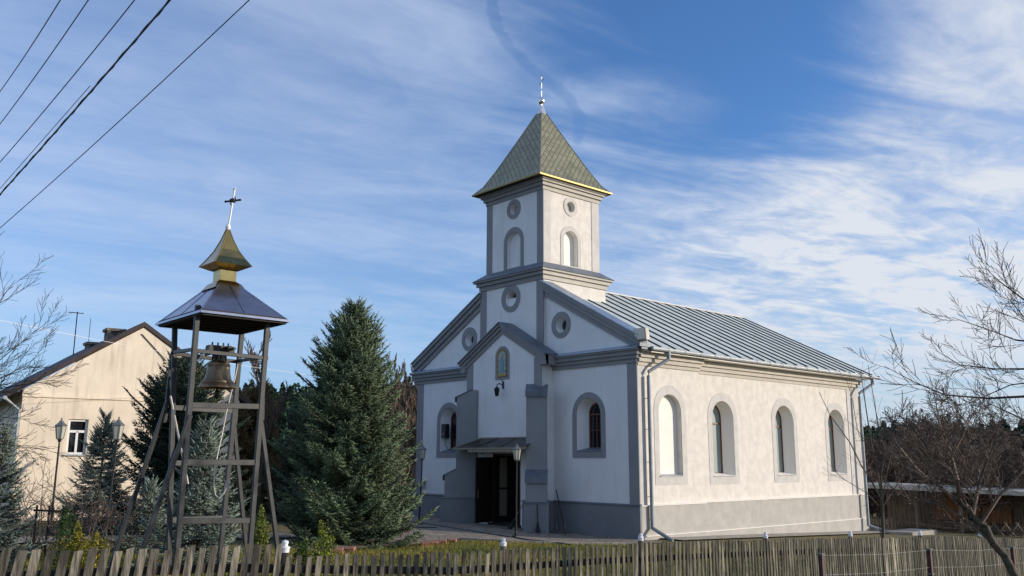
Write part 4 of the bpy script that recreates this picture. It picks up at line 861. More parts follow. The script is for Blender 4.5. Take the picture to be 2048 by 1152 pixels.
o = window([(p[0], p[1]) for p in wn_], lambda u, v, w: hw(u, v, .08+w), .07, [(cx0-.035, cx0+.035, wz0, wz0+(wz1-wz0)*.66), (wn_[0][0]+.03, wn_[1][0]-.03, wz0+(wz1-wz0)*.62, wz0+(wz1-wz0)*.69)], HS, 'glassd', 'window', 'whiteframe')
b = MB(); b.prism([(wn_[0][0]-.06, wz0-.05), (wn_[1][0]+.06, wz0-.05), (wn_[1][0]+.06, wz0), (wn_[0][0]-.06, wz0)], hw, -.06, .1); b.build('sill', 'galv', o)
zb = hl(147, 797)[1]
b = MB(); b.prism([(-HW-.02, zb), (HW+.02, zb), (HW+.02, zb+.06), (-HW-.02, zb+.06)], hw, -.05, .01); b.prism([(-HW-.02, zb+.06), (HW+.02, zb+.06), (HW+.02, zb+.14), (-HW-.02, zb+.14)], hw, -.022, .01); b.build('string_course', 'housewall', HS)
b = MB(); sl_ = (zA-ze)/HW
for s in (-1, 1): b.prism([(0, zA+.03), (s*(HW+.45), ze-.45*sl_+.03), (s*(HW+.45), ze-.45*sl_+.20), (0, zA+.20)], hw, -.05, LH+.3)
rfh = b.build('roof', 'houseroof', HS)
b = MB(); pa, pb_ = hl(283, 668), hl(332, 722); b.tube([hw(pa[0], pa[1], -.03), hw(pb_[0], pb_[1], -.03)], .016, 5); b.build('wall_cable', 'wire', HS)
b = MB(); b.tube([hw(-HW-.5, ze-.45*sl_+.02, -.1), hw(-HW-.5, ze-.45*sl_+.02, LH)], .06, 8); b.build('gutter', 'galv', HS)
b = MB(); b.tube([hw(-HW-.48, ze-.3, -.02), hw(-HW-.06, ze-.65, -.02), hw(-HW-.06, 0.5, -.02)], .045, 8); b.build('downpipe', 'galv', HS)
for (px, py, wd, hh, L) in ((227, 663, .62, 1.0, 1.9), (190, 690, .62, 1.0, 5.2)):
    b = MB(); u0 = -.75; zt = zA+(.14 if L < 5 else -.02); b.prism([(u0, zA-.8), (u0+.55, zA-.8), (u0+.55, zt-.1), (u0, zt-.1)], hw, L, L+.6)
    b.prism([(u0-.06, zt-.1), (u0+.61, zt-.1), (u0+.61, zt), (u0-.06, zt)], hw, L-.06, L+.66); b.build('chimney', 'chimney', rfh)
an = empty('antenna', hw(-.3, zA, 9.5), 'thin aerial on a mast rising from the house roof beside the bare tree', 'antenna')
b = MB(); a_ = np.array(hw(-.6, zA-.4, 8.8)); b.tube([a_, a_+(0, 0, 2.05)], .022, 6); t__ = a_+(0, 0, 2.0); b.bar(t__-h2*.35, t__+h2*.25, .02, .03)
for k in range(5): b.bar(t__+h2*(-.3+k*.12)-h1*.12, t__+h2*(-.3+k*.12)+h1*.12, .01, .01)
b.build('mast', 'black', an)
b = MB(); a_ = np.array(hw(-.4, zA-.2, 7.0)); b.tube([a_, a_+(0, 0, 1.35)], .012, 5); tag(b.build('roof_rod', 'black'), 'bare thin rod standing on the house roof left of the chimneys', 'rod')

# ------------------------------------------------------------------ vegetation
def twigs(O, D, Lt, R, rnd, spikes=7, base_tint=None, jit=.25):
    """needle-covered shoots: slim spindles bristling with short needle tufts"""
    O, D = np.asarray(O), np.asarray(D); n = len(O); D = D/np.linalg.norm(D, axis=1)[:, None]
    ref = rnd.normal(size=(n, 3)); U = np.cross(D, ref); U /= np.linalg.norm(U, axis=1)[:, None]; Vv = np.cross(D, U)
    L = np.asarray(Lt)[:, None]; R = np.asarray(R)[:, None]
    pts = [O]
    for k in range(3): a = 2*pi*k/3; pts.append(O+D*L*.3+(U*cos(a)+Vv*sin(a))*R*.55)
    pts.append(O+D*L)
    V = np.stack(pts, 1); base = np.arange(n)[:, None]
    f = []
    for k in range(3): f += [(0, 1+k, 1+(k+1) % 3), (4, 1+(k+1) % 3, 1+k)]
    sp = []
    for k in range(spikes):
        s = rnd.uniform(.08, .92, size=(n, 1)); a = rnd.uniform(0, 2*pi, size=(n, 1)); dr = U*np.cos(a)+Vv*np.sin(a); tn = np.cross(dr, D)
        w = R*.30; ln = R*rnd.uniform(.9, 1.6, size=(n, 1)); p = O+D*L*s
        sp += [p-D*w+tn*w*.3, p+D*w-tn*w*.3, p+dr*ln+D*ln*.7]
    V = np.concatenate([V]+[x[:, None, :] for x in sp], 1); m = V.shape[1]
    f += [(5+3*k, 6+3*k, 7+3*k) for k in range(spikes)]
    Fs = (base[:, :, None]*m+np.array(f)[None]).reshape(-1, 3)
    t = rnd.uniform(1-jit, 1+jit, size=(n, 1, 1))*np.ones((n, m, 3))
    if base_tint is not None: t = t*np.asarray(base_tint)[:, None, :]
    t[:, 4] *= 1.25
    return V.reshape(-1, 3), Fs, t.reshape(-1, 3)
def spruce(name, x, y, h, r0, seed, m, label, low=.06, tw=.16, dens=1.0, top_spiky=True, lean=(0, 0), z=None, group=None, curve=.85, fat=.028):
    rnd = np.random.default_rng(seed); z0 = gzf(x, y) if z is None else z
    root = empty(name, (x, y, z0), label, 'spruce tree', group)
    b = MB(); ax_ = lambda t: np.array((x+lean[0]*t, y+lean[1]*t, z0+h*t))
    b.tube([ax_(0)-(0, 0, .2), ax_(.3), ax_(.7), ax_(.985)], [.035*h*.5, .012*h, .006*h, .006], 8); b.build('trunk', 'bark', root)
    O, D, L, R, T = [], [], [], [], []; SA, SB = [], []
    zz_ = low*h
    while zz_ < h*.97:
        t = zz_/h; Lb = r0*((1-t)**curve)*(1+.0*t)
        if t < .16: Lb *= .82+t
        Lb *= rnd.uniform(.84, 1.08)
        nb = int(rnd.integers(6, 10)*dens) if t < .85 else 5
        for k in range(nb):
            a = rnd.uniform(0, 2*pi); lb = max(.12, Lb*rnd.uniform(.62, 1.12)); rise = -.12+.95*t**1.6+rnd.uniform(-.10, .10)
            dh = np.array((cos(a), sin(a), 0)); base = ax_(t)
            nseg = max(3, int(lb/.10)); tt = np.linspace(0, 1, nseg+1)
            cz_ = lb*(rise*tt - .20*np.sin(tt*pi*.9)*(1-t) + .16*tt**2)
            P = base+dh*(lb*tt)[:, None]*cos(min(1.1, .7*t))+np.stack([0*tt, 0*tt, cz_], 1)
            SA.append(P[:-1]); SB.append(P[1:])
            side = np.array((-sin(a), cos(a), 0)); br_t = rnd.uniform(.75, 1.2)*np.ones(3)
            for i in range(max(1, int(nseg*.22)), nseg+1):
                s = tt[i]; fr = P[min(i, nseg)]-P[max(i-1, 0)]; fr = fr/np.linalg.norm(fr)
                ls_ = min(.55, .42*lb)*(1.12-s)*rnd.uniform(.7, 1.15)+.06
                for sg in (-1, 1):
                    dd = fr*rnd.uniform(.55, .9)+side*sg*rnd.uniform(.6, .95)+np.array((0, 0, rnd.uniform(-.22, .18)))
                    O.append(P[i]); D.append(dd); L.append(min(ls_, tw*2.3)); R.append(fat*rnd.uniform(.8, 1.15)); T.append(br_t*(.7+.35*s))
                    nn = int(ls_/.11); dn = dd/np.linalg.norm(dd)
                    for q_ in range(1, nn+1):
                        pp = P[i]+dn*ls_*q_/(nn+.6)
                        for s2 in (-1, 1):
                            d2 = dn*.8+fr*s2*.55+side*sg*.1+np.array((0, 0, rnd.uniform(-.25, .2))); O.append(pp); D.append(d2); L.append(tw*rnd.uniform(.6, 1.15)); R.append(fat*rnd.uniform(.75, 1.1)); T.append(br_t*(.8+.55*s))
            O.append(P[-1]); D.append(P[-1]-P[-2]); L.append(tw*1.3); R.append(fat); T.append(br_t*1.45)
        zz_ += max(.05, .50/dens*(.42+.58*(1-t))*(h/7)**.5*.62)
    for k in range(34 if top_spiky else 3):
        t = .70+.007*k; a = k*2.4; rr_ = r0*(1-t)**curve*.8; O.append(ax_(t)+np.array((cos(a)*rr_*.8, sin(a)*rr_*.8, rr_*.35))); D.append((cos(a)*.6, sin(a)*.6, 1)); L.append(.062*h*rnd.uniform(.7, 1.3)); R.append(fat*.72); T.append((1, 1, 1))
    O.append(ax_(.93)); D.append((lean[0]*.1, lean[1]*.1, 1)); L.append(.075*h); R.append(fat*.8); T.append((1.1, 1.1, 1))
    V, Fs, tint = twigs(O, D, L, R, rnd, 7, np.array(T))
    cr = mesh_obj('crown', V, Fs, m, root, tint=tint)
    A, B = np.concatenate(SA), np.concatenate(SB); V, Fs = segs(A, B, np.full(len(A), .010), np.full(len(A), .007)); mesh_obj('branches', V, Fs, 'bark', root)
    return root
def segs(A, B, ra, rb, n=3):
    A, B = np.asarray(A, float), np.asarray(B, float); d = B-A; d /= np.linalg.norm(d, axis=1)[:, None]+1e-9; ref = np.where(np.abs(d[:, 2:3]) > .9, [[1., 0, 0]], [[0, 0, 1.]])
    U = np.cross(d, ref); U /= np.linalg.norm(U, axis=1)[:, None]; W_ = np.cross(d, U); V = []
    for k in range(n):
        a = 2*pi*k/n; o = U*cos(a)+W_*sin(a); V.append(A+o*np.asarray(ra)[:, None]); 
    for k in range(n):
        a = 2*pi*k/n; o = U*cos(a)+W_*sin(a); V.append(B+o*np.asarray(rb)[:, None])
    V = np.stack(V, 1); f = np.array([(k, (k+1) % n, n+(k+1) % n, n+k) for k in range(n)])
    return V.reshape(-1, 3), (np.arange(len(A))[:, None, None]*2*n+f[None]).reshape(-1, 4)
class Grow:
    """bare wood: a limb wanders, tapers and throws off side shoots"""
    def __init__(s, seed): s.r = np.random.default_rng(seed); s.A, s.B, s.ra, s.rb, s.lv = [], [], [], [], []
    def poly(s, pts, r0, r1, lv):
        pts = np.asarray(pts, float); n = len(pts)-1
        for i in range(n): s.A.append(pts[i]); s.B.append(pts[i+1]); s.ra.append(r0+(r1-r0)*i/n); s.rb.append(r0+(r1-r0)*(i+1)/n); s.lv.append(lv)
    def limb(s, p, d, L, r, lv, maxlv, up=.05, wig=.16, ns=6, kids=5, ratio=.55, spread=.9, rmin=.0022, start=.25):
        d = np.array(d, float); d /= np.linalg.norm(d); pts = [np.array(p, float)]; dirs = []
        for i in range(ns):
            d = d+s.r.normal(size=3)*wig+np.array((0, 0, up)); d /= np.linalg.norm(d); pts.append(pts[-1]+d*L/ns); dirs.append(d)
        s.poly(pts, r, max(rmin, r*.35), lv); s.side(pts, L, r, lv, maxlv, up, wig, ns, kids, ratio, spread, rmin, start)
    def side(s, pts, L, r, lv, maxlv, up=.05, wig=.16, ns=6, kids=5, ratio=.55, spread=.9, rmin=.0022, start=.25):
        if lv >= maxlv: return
        pts = np.asarray(pts); n = len(pts)-1
        for k in range(kids):
            t = (start+(1-start)*(k+s.r.uniform(0, .9))/kids)*n; i = min(n-1, int(t)); p = pts[i]+(pts[i+1]-pts[i])*(t-i); fr = pts[i+1]-pts[i]; fr = fr/np.linalg.norm(fr)
            q_ = s.r.normal(size=3); q_ = np.cross(fr, q_); q_ /= np.linalg.norm(q_); nd = fr+q_*spread*s.r.uniform(.6, 1.2); frac = 1-.5*t/n
            s.limb(p, nd, L*ratio*frac*s.r.uniform(.6, 1.25), max(rmin, r*.55*frac), lv+1, maxlv, up, wig*1.1, max(3, ns-1), max(2, kids-1 if lv else kids), ratio, spread, rmin, .15)
    def out(s, name, loc, label, cat, group=None, mt='bark', mc='twig', split=0, nn=(6, 3)):
        root = empty(name, tuple(loc), label, cat, group); A, B, ra, rb, lv = map(np.array, (s.A, s.B, s.ra, s.rb, s.lv))
        k = lv <= split; V, Fs = segs(A[k], B[k], ra[k], rb[k], nn[0]); mesh_obj('trunk', V, Fs, mt, root, smooth=True)
        if (~k).any(): V, Fs = segs(A[~k], B[~k], ra[~k], rb[~k], nn[1]); mesh_obj('crown', V, Fs, mc, root)
        return root
def leafcloud(C_, R_, n, size, rnd, jit=.45):
    """n small leaf faces scattered through an ellipsoid's outer part"""
    p = rnd.normal(size=(n, 3)); p /= np.linalg.norm(p, axis=1)[:, None]; p *= (rnd.uniform(.25, 1, size=(n, 1)))**.45
    c = np.asarray(C_)+p*np.asarray(R_); a = rnd.normal(size=(n, 3)); a /= np.linalg.norm(a, axis=1)[:, None]; b_ = np.cross(a, rnd.normal(size=(n, 3))); b_ /= np.linalg.norm(b_, axis=1)[:, None]
    s = size*rnd.uniform(.5, 1.2, size=(n, 1)); V = np.stack([c-a*s, c+b_*s*.6, c+a*s, c-b_*s*.6], 1).reshape(-1, 3)
    t = np.repeat(rnd.uniform(1-jit, 1+jit, size=(n, 1))*np.ones((1, 3)), 4, 0); return V, np.arange(4*n).reshape(-1, 4), t
def merge(parts):
    V, Fs, T, k = [], [], [], 0
    for v, f, t in parts: V.append(v); Fs.append(f+k); T.append(t); k += len(v)
    return np.concatenate(V), np.concatenate(Fs), np.concatenate(T)

# the spruces, at their places in the garden
def base(D, px, py=1000): p = dep(D, px, py); return float(p[0]), float(p[1])
x, y = base(24.5, 694); spruce('big_spruce_tree', x, y, 6.6, 2.42, 11, 'spruce', 'tall dense green spruce standing between the bell frame and the church', low=.02, dens=1.6, tw=.19, curve=.70, fat=.036)
x, y = base(26.5, 352); spruce('dark_fir_tree', x, y, 5.0, 2.6, 21, 'darkfir', 'dark bushy fir growing in front of the house gable behind the bell frame', low=.04, dens=1.4, tw=.18, curve=.62, fat=.036)
x, y = base(24.5, 197); spruce('small_spruce_tree', x, y, 3.25, 1.35, 31, 'bluespruce', 'small spruce with a long leading shoot under the house window', low=.03, dens=1.3, tw=.14, fat=.026, curve=1.0)
x, y = base(17.5, 402); spruce('blue_spruce_tree', x, y, 2.75, 1.15, 41, 'bluespruce', 'pale blue spruce seen through the legs of the bell frame', low=.03, dens=1.15, tw=.15, fat=.024)
x, y = base(19.5, 300); spruce('blue_spruce_tree', x, y, 1.5, .9, 44, 'bluespruce', 'low blue spruce right of the second lamp post', low=.03, dens=1.0, tw=.14, fat=.024)
x, y = base(13.0, -8); spruce('blue_spruce_tree', x, y, 2.35, .85, 51, 'bluespruce', 'blue spruce cut by the left edge of the picture', low=.03, dens=1.3, tw=.12, fat=.020)
x, y = base(38, 510); spruce('brown_conifer_tree', x, y, 5.2, 1.7, 61, 'brownfir', 'brown tinged conifer behind the right side of the bell frame', low=.02, dens=.9, tw=.26, fat=.05, curve=.45)
x, y = base(37, 455); spruce('brown_conifer_tree', x, y, 4.9, 1.6, 62, 'brownfir', 'brown conifer half hidden behind the bell', low=.02, dens=.8, tw=.26, fat=.05, curve=.5)
x, y = base(33, 590); spruce('dark_fir_tree', x, y, 3.9, 1.6, 63, 'darkfir', 'dark fir behind the left flank of the tall spruce', low=.02, dens=.9, tw=.2, fat=.04, curve=.6)

# bare trees
g = Grow(7); p = np.array((*base(33, 520), 0)); p[2] = gzf(p[0], p[1]); g.limb(p, (0, 0, 1), 6.2, .10, 0, 4, .12, .07, 9, 11, .36, .8, .005, .3); g.out('bare_tree', p, 'leafless tree rising above the brown conifer behind the bell frame', 'bare tree')
# left edge tree: limbs enter from outside the frame
g = Grow(17); D_ = 12.5; root_ = dep(D_, -190, 1000); root_[2] = gzf(root_[0], root_[1]); fork = dep(D_, -165, 830)
g.poly([root_, (root_+fork)/2+(.03, .02, 0), fork], .10, .07, 0)
for tip, kk in (((30, 560), 6), ((100, 640), 7), ((95, 700), 7), ((110, 760), 8), ((60, 840), 6), ((95, 900), 6), ((-40, 480), 5), ((10, 700), 7), ((-60, 620), 6)):
    e_ = dep(D_+g.r.uniform(-1, 1), *tip); m1 = fork+(e_-fork)*.4+np.array((0, 0, g.r.uniform(-.15, .12))); m2 = fork+(e_-fork)*.72+np.array((0, 0, g.r.uniform(-.1, .08)))
    pts = [fork, (fork+m1)/2, m1, m2, e_]; g.poly(pts, .016, .003, 1); g.side(pts, np.linalg.norm(e_-fork), .011, 1, 3, .03, .075, 8, kk+6, .46, .6, .0028, .2)
g.out('bare_tree', root_, 'leafless tree whose thin branches reach in from the left edge', 'bare tree', mc='twigd')
# right: old fruit tree in front of the fence
g = Grow(23); D_ = 10.5; f_ = lambda px, py, dd=0: dep(D_+dd, px, py)
tr = [f_(2050, 1180), f_(2028, 1150), f_(2010, 1112), f_(1985, 1085), f_(1970, 1052), f_(1945, 1035), f_(1936, 1016), f_(1920, 1005)]; lo = tr[0]+(tr[0]-tr[1])*1.2; tr = [lo]+tr; g.poly(tr, .052, .034, 0)
for pts, r0, kk in (([(1920, 1005), (1880, 975), (1835, 940), (1795, 890), (1770, 850)], .028, 8), ([(1920, 1005), (1915, 960), (1900, 900), (1880, 850), (1870, 800)], .028, 9), ([(1945, 1035), (1960, 960), (1985, 900), (2000, 840)], .025, 8), ([(1985, 1085), (1930, 1040), (1890, 1015), (1850, 1000), (1790, 985)], .020, 7), ([(1960, 1050), (2000, 990), (2040, 950), (2080, 900)], .025, 7), ([(1915, 960), (1860, 905), (1830, 860), (1800, 830)], .018, 7), ([(1945, 1035), (1895, 930), (1930, 860), (1950, 820)], .018, 8)):
    P = [f_(a, c_, g.r.uniform(-.25, .25)) for a, c_ in pts]; P[0] = f_(*pts[0]); L = sum(np.linalg.norm(P[i+1]-P[i]) for i in range(len(P)-1)); g.poly(P, r0, .006, 1); g.side(P, L, .009, 1, 3, .08, .16, 6, kk+9, .50, 1.0, .0028, .06)
g.out('fruit_tree', tr[0], 'gnarled leafless fruit tree leaning in front of the pickets at lower right', 'fruit tree')
# right: big tree outside the frame, long arching boughs
g = Grow(29); D_ = 12.0; fk = dep(D_, 2330, 760); rt_ = dep(D_, 2360, 1000); rt_[2] = gzf(rt_[0], rt_[1])
g.poly([rt_, (rt_+fk)/2, fk, fk+(.05, .1, 1.1), fk+(.0, .15, 2.4)], .17, .02, 0)
for k in range(9): a = k*2.4; g.limb(fk+(.03, .06, .15+.2*k), (cos(a)+.5, sin(a)-.2, .8), 2.0, .03, 1, 3, .05, .1, 7, 7, .45, .7, .003, .25)
for pts, r0 in (([(2330, 760), (2150, 795), (2048, 793), (1975, 797), (1890, 790), (1830, 765), (1768, 732)], .040), ([(2330, 760), (2140, 720), (2048, 738), (1990, 738), (1920, 730), (1870, 700)], .032), ([(2330, 760), (2180, 640), (2048, 600), (1995, 560), (1970, 535)], .035), ([(2330, 760), (2120, 690), (2030, 680), (1965, 655), (1905, 635)], .030), ([(2330, 760), (2150, 850), (2048, 840), (1985, 810), (1975, 805)], .034), ([(2330, 760), (2110, 880), (2040, 870), (1965, 872), (1940, 868)], .032), ([(2330, 760), (2150, 740), (2060, 650), (2020, 600), (1990, 590)], .024), ([(2330, 760), (2180, 780), (2100, 760), (2020, 770), (1930, 810), (1900, 812)], .024)):
    P = [dep(D_+g.r.uniform(-.3, .3) if i else D_, *a) for i, a in enumerate(pts)]; L = sum(np.linalg.norm(P[i+1]-P[i]) for i in range(len(P)-1)); g.poly(P, r0*.72, .0035, 1); g.side(P, L*.60, .008, 1, 3, .05, .09, 8, 11, .48, .72, .0030, .36)
g.out('bare_tree', rt_, 'tree with long arching leafless boughs reaching in from the right edge', 'bare tree', mc='twigd')
# sapling with several stems by the far church corner
g = Grow(37); D_ = 23.0; p = dep(D_, 1763, 1082); p[2] = gzf(p[0], p[1]); f_ = lambda a: dep(D_+g.r.uniform(-.25, .25), *a)
for pts, r0 in (([(1766, 1030), (1762, 980), (1748, 920), (1737, 850), (1728, 790), (1722, 745)], .035), ([(1762, 1000), (1742, 960), (1722, 930), (1700, 885), (1660, 830), (1638, 784)], .026), ([(1766, 1020), (1762, 950), (1770, 900), (1756, 850), (1748, 800), (1736, 730)], .026), ([(1756, 1010), (1732, 985), (1690, 960), (1672, 945), (1662, 925)], .016), ([(1764, 990), (1745, 900), (1715, 860), (1705, 800), (1692, 755)], .018), ([(1766, 1000), (1775, 940), (1785, 900), (1800, 860), (1815, 830)], .02), ([(1768, 1010), (1800, 960), (1830, 900), (1850, 870)], .018)):
    P = [p+(0, 0, .0)]+[f_(a) for a in pts]; L = sum(np.linalg.norm(P[i+1]-P[i]) for i in range(len(P)-1)); g.poly(P, r0, .006, 0 if r0 > .02 else 1); g.side(P, L, .008, 1, 2, .10, .14, 5, 9, .22, .7, .0035, .35)
g.out('young_tree', p, 'slim leafless young tree with several stems by the far church corner', 'young tree')
# orchard beyond
for i, (D_, px, h, sd_) in enumerate(((49, 1795, 5.2, 1), (52, 1878, 5.6, 2), (44, 1962, 4.2, 3), (55, 1925, 6.0, 4), (50, 2030, 5.2, 5), (60, 1842, 6.2, 6), (57, 1772, 5.0, 7), (44, 2085, 4.4, 8))):
    g = Grow(60+sd_); p = dep(D_, px, 1040); p[2] = gzf(p[0], p[1]); g.poly([p, p+(g.r.uniform(-.1, .1), .05, h*.28)], .10, .08, 0)
    for k in range(6):
        a = k*1.05+g.r.uniform(-.3, .3); g.limb(p+(0, 0, h*.28), (cos(a)*.8, sin(a)*.8, .75), h*.78, .06, 1, 4, .06, .25, 6, 9, .55, .95, .013, .2)
    g.out('orchard_tree', p, ['twisted bare apple tree left of the shed post beyond the lawn', 'spreading bare apple tree over the middle of the shed roof', 'bare apple tree nearest the fence on the right', 'tall bare apple tree behind the shed roof', 'bare apple tree at the far right of the orchard', 'bare apple tree farthest back over the shed', 'bare apple tree just beyond the church corner', 'bare apple tree cut by the right edge'][i], 'apple tree', 'leafless apple trees of the orchard')
# birches and bare trees left behind the church
for i, (D_, px, h, m_) in enumerate(((52, 797, 6.8, 'birch'), (50, 825, 7.2, 'twigr'), (60, 812, 8.0, 'twigr'), (56, 775, 7.0, 'twigr'), (62, 795, 8.6, 'twigr'), (48, 842, 6.0, 'twigr'))):
    g = Grow(90+i); p = dep(D_, px, 1000); p[2] = gzf(p[0], p[1]); g.limb(p, (0, 0, 1), h, .09, 0, 3, .14, .04, 10, 22, .34, .55, .009, .12)
    g.out('bare_tree', p, ['pale barked bare birch between the tall spruce and the church', 'reddish leafless tree touching the left corner of the church', 'tall reddish leafless tree behind the birch', 'leafless tree just showing beside the tall spruce', 'tallest leafless tree behind the spruce top twigs', 'low reddish leafless tree behind the church corner'][i], 'bare tree', 'leafless trees left behind the church', mt=m_, mc='twigr')
# shrubs
def shrub(name, D_, px, h, r, m, label, seed, n=1600, size=.022, tall=False, tint=None):
    rnd = np.random.default_rng(seed); p = dep(D_, px, 1100); p[2] = gzf(p[0], p[1]); parts = []
    root = empty(name, tuple(p), label, 'shrub'); g = Grow(seed)
    for k in range(9):
        a = rnd.uniform(0, 2*pi); rr = r*rnd.uniform(.0, .62); zc_ = h*rnd.uniform(.25, .8); rs = r*rnd.uniform(.35, .6)
        parts.append(leafcloud(p+np.array((cos(a)*rr, sin(a)*rr, zc_)), (rs, rs, h*.24), n//9, size, rnd)); g.poly([p, p+np.array((cos(a)*rr*.4, sin(a)*rr*.4, zc_*.6)), p+np.array((cos(a)*rr, sin(a)*rr, zc_+h*.2))], .008, .003, 0)
    parts.append(leafcloud(p+np.array((0, 0, h*.92)), (r*.18, r*.18, h*.14), n//14, size, rnd))
    V, Fs, T = merge(parts)
    if tint is not None: T = T*np.array(tint)
    mesh_obj('foliage', V, Fs, m, root, tint=T); V, Fs = segs(g.A, g.B, g.ra, g.rb); mesh_obj('stems', V, Fs, 'twig', root)
shrub('box_shrub', 13.0, 122, 1.25, .30, 'box', 'round green box bush behind the pickets below the far left lamp post', 1, 2600, tint=(.6, .9, .9))
shrub('golden_shrub', 12.4, 152, 1.1, .29, 'box', 'golden yellow bush right beside the green box bush', 2, 2400, tint=(2.1, 1.6, .9))
shrub('golden_shrub', 12.2, 190, 1.0, .27, 'box', 'golden yellow bush nearest the left brace of the bell frame', 3, 2200, tint=(2.2, 1.55, .8))
shrub('box_shrub', 16.0, 519, 1.25, .20, 'box', 'narrow upright green bush between the right legs of the bell frame', 4, 2400, tint=(1.0, 1.1, .9))
shrub('box_shrub', 14.6, 640, 1.1, .26, 'box', 'pointed yellowish green bush behind the pickets at the foot of the tall spruce', 5, 2800, tint=(1.35, 1.35, .8))
shrub('box_shrub', 14.9, 612, .8, .22, 'box', 'low dark green bush left of the pointed yellowish bush', 6, 1800, tint=(.7, .95, .9))
shrub('red_shrub', 27.0, 800, 1.35, .32, 'redleaf', 'reddish twiggy bush at the right foot of the tall spruce', 7, 1300, .03)
shrub('dry_shrub', 12.0, 335, .6, .3, 'box', 'low dry yellowish plants under the bell frame', 8, 900, .02, tint=(1.8, 1.3, .9))
# bare bushes before the house
for i, (px, D_, h) in enumerate(((60, 18, 1.7), (95, 19, 1.9), (130, 17.5, 1.5), (165, 18.5, 1.8), (225, 19, 1.3), (25, 20, 2.0))):
    g = Grow(130+i); p = dep(D_, px, 1060); p[2] = gzf(p[0], p[1])
    for k in range(11): a = g.r.uniform(0, 2*pi); g.limb(p, (cos(a)*.55, sin(a)*.55, 1), h*g.r.uniform(.6, 1.1), .011, 0 if k < 3 else 1, 2, .0, .16, 6, 6, .42, .8, .0035, .3)
    g.out('bare_shrub', p, ['bare bush at the foot of the house wall, second from the left edge', 'tall bare bush left of the far lamp post', 'low bare bush right of the far lamp post', 'bare bush between the two left lamp posts', 'small bare bush beside the second lamp post', 'bare bush nearest the left edge'][i], 'shrub', 'leafless bushes in front of the house')
# wooden stakes and low rail in the garden
b = MB(); 
for px in (75, 100, 128, 150): p = dep(18, px, 1000); z_ = gzf(p[0], p[1]); b.bar((p[0], p[1], z_-.1), (p[0]+.02, p[1], z_+1.05), .035, .035)
a_, c_ = dep(18, 70, 1000), dep(18, 156, 1000); b.bar((a_[0], a_[1], gzf(a_[0], a_[1])+.95), (c_[0], c_[1], gzf(c_[0], c_[1])+.95), .04, .04)
tag(b.build('garden_rail', 'raild'), 'low rustic rail on thin stakes among the bare bushes', 'rail')

# far woods
rnd = np.random.default_rng(5)
def far_wood(name, items, m, n=170, size=.42, cone=True):
    parts = []
    for (x, y, z, h, r) in items:
        k = n; t = rnd.uniform(0, 1, size=k)**.8; a = rnd.uniform(0, 2*pi, size=k); rr = r*((1-t)**.7 if cone else np.sin(np.clip(t*pi*.9+.3, 0, pi))**.6)*rnd.uniform(.3, 1, size=k)**.5
        c = np.stack([x+rr*np.cos(a), y+rr*np.sin(a), z+h*(.12+.88*t)], 1); A = rnd.normal(size=(k, 3)); A /= np.linalg.norm(A, axis=1)[:, None]; B = np.cross(A, rnd.normal(size=(k, 3))); B /= np.linalg.norm(B, axis=1)[:, None]
        s = size*rnd.uniform(.5, 1.2, size=(k, 1)); V = np.stack([c-A*s, c+B*s*.7, c+A*s, c-B*s*.7], 1).reshape(-1, 3); tt = rnd.uniform(.65, 1.3)*np.repeat(rnd.uniform(.6, 1.4, size=(k, 1))*np.ones((1, 3)), 4, 0)
        parts.append((V, np.arange(4*k).reshape(-1, 4), tt))
    V, Fs, T = merge(parts); return tag(mesh_obj(name, V, Fs, m, tint=T), kind='stuff')
def at_px(D, px, zg): p = dep(D, px, 900); return float(p[0]), float(p[1]), zg
it = []
for px in np.linspace(430, 840, 60):
    for D_ in (95, 110, 128, 150): 
        top = 800-.02*(px-480)-(D_-95)*.55+rnd.uniform(-10, 10); zt = float(dep(D_, px, top)[2]); x, y, z = at_px(D_, px+rnd.uniform(-4, 4), 1.0); it.append((x, y, 0, zt, rnd.uniform(2.0, 3.2)))
tag(far_wood('far_pine_wood', it, 'farpine', 330, .34), 'dark green pine wood on the rise behind the garden, left of the church', 'wood')
it = []
for px in np.linspace(-60, 430, 30):
    for D_ in (80, 95): zt = float(dep(D_, px, 880+rnd.uniform(-10, 10))[2]); x, y, z = at_px(D_, px, 0); it.append((x, y, 0, zt, 3))
for px in np.linspace(1690, 2300, 60):
    for D_ in (85, 95, 110):
        zt = float(dep(D_, px, 868-(D_-85)*.6+rnd.uniform(-14, 10))[2]); x, y, z = at_px(D_, px+rnd.uniform(-5, 5), 0); it.append((x, y, -1.5, zt+1.5, rnd.uniform(1.6, 3.0)))
tag(far_wood('far_pine_wood', it, 'farpine', 300, .32), 'dark wood edge beyond the orchard at the right', 'wood')
it = []
for px in np.linspace(1700, 2300, 46):
    for D_ in (58, 66, 74):
        zt = float(dep(D_, px, 893-(px-1700)*.035+(66-D_)*.8+rnd.uniform(-14, 14))[2]); x, y, z = at_px(D_, px, 0); it.append((x, y, -1.5, zt+1.5, rnd.uniform(1.2, 2.2)))
for px in np.linspace(745, 850, 12):
    for D_ in (70, 78): zt = float(dep(D_, px, 800+rnd.uniform(-14, 14))[2]); x, y, z = at_px(D_, px, 0); it.append((x, y, 0, zt, 1.6))
tag(far_wood('far_bare_wood', it, 'farbare', 300, .20, False), 'brown tangle of leafless thicket in front of the dark wood', 'thicket')

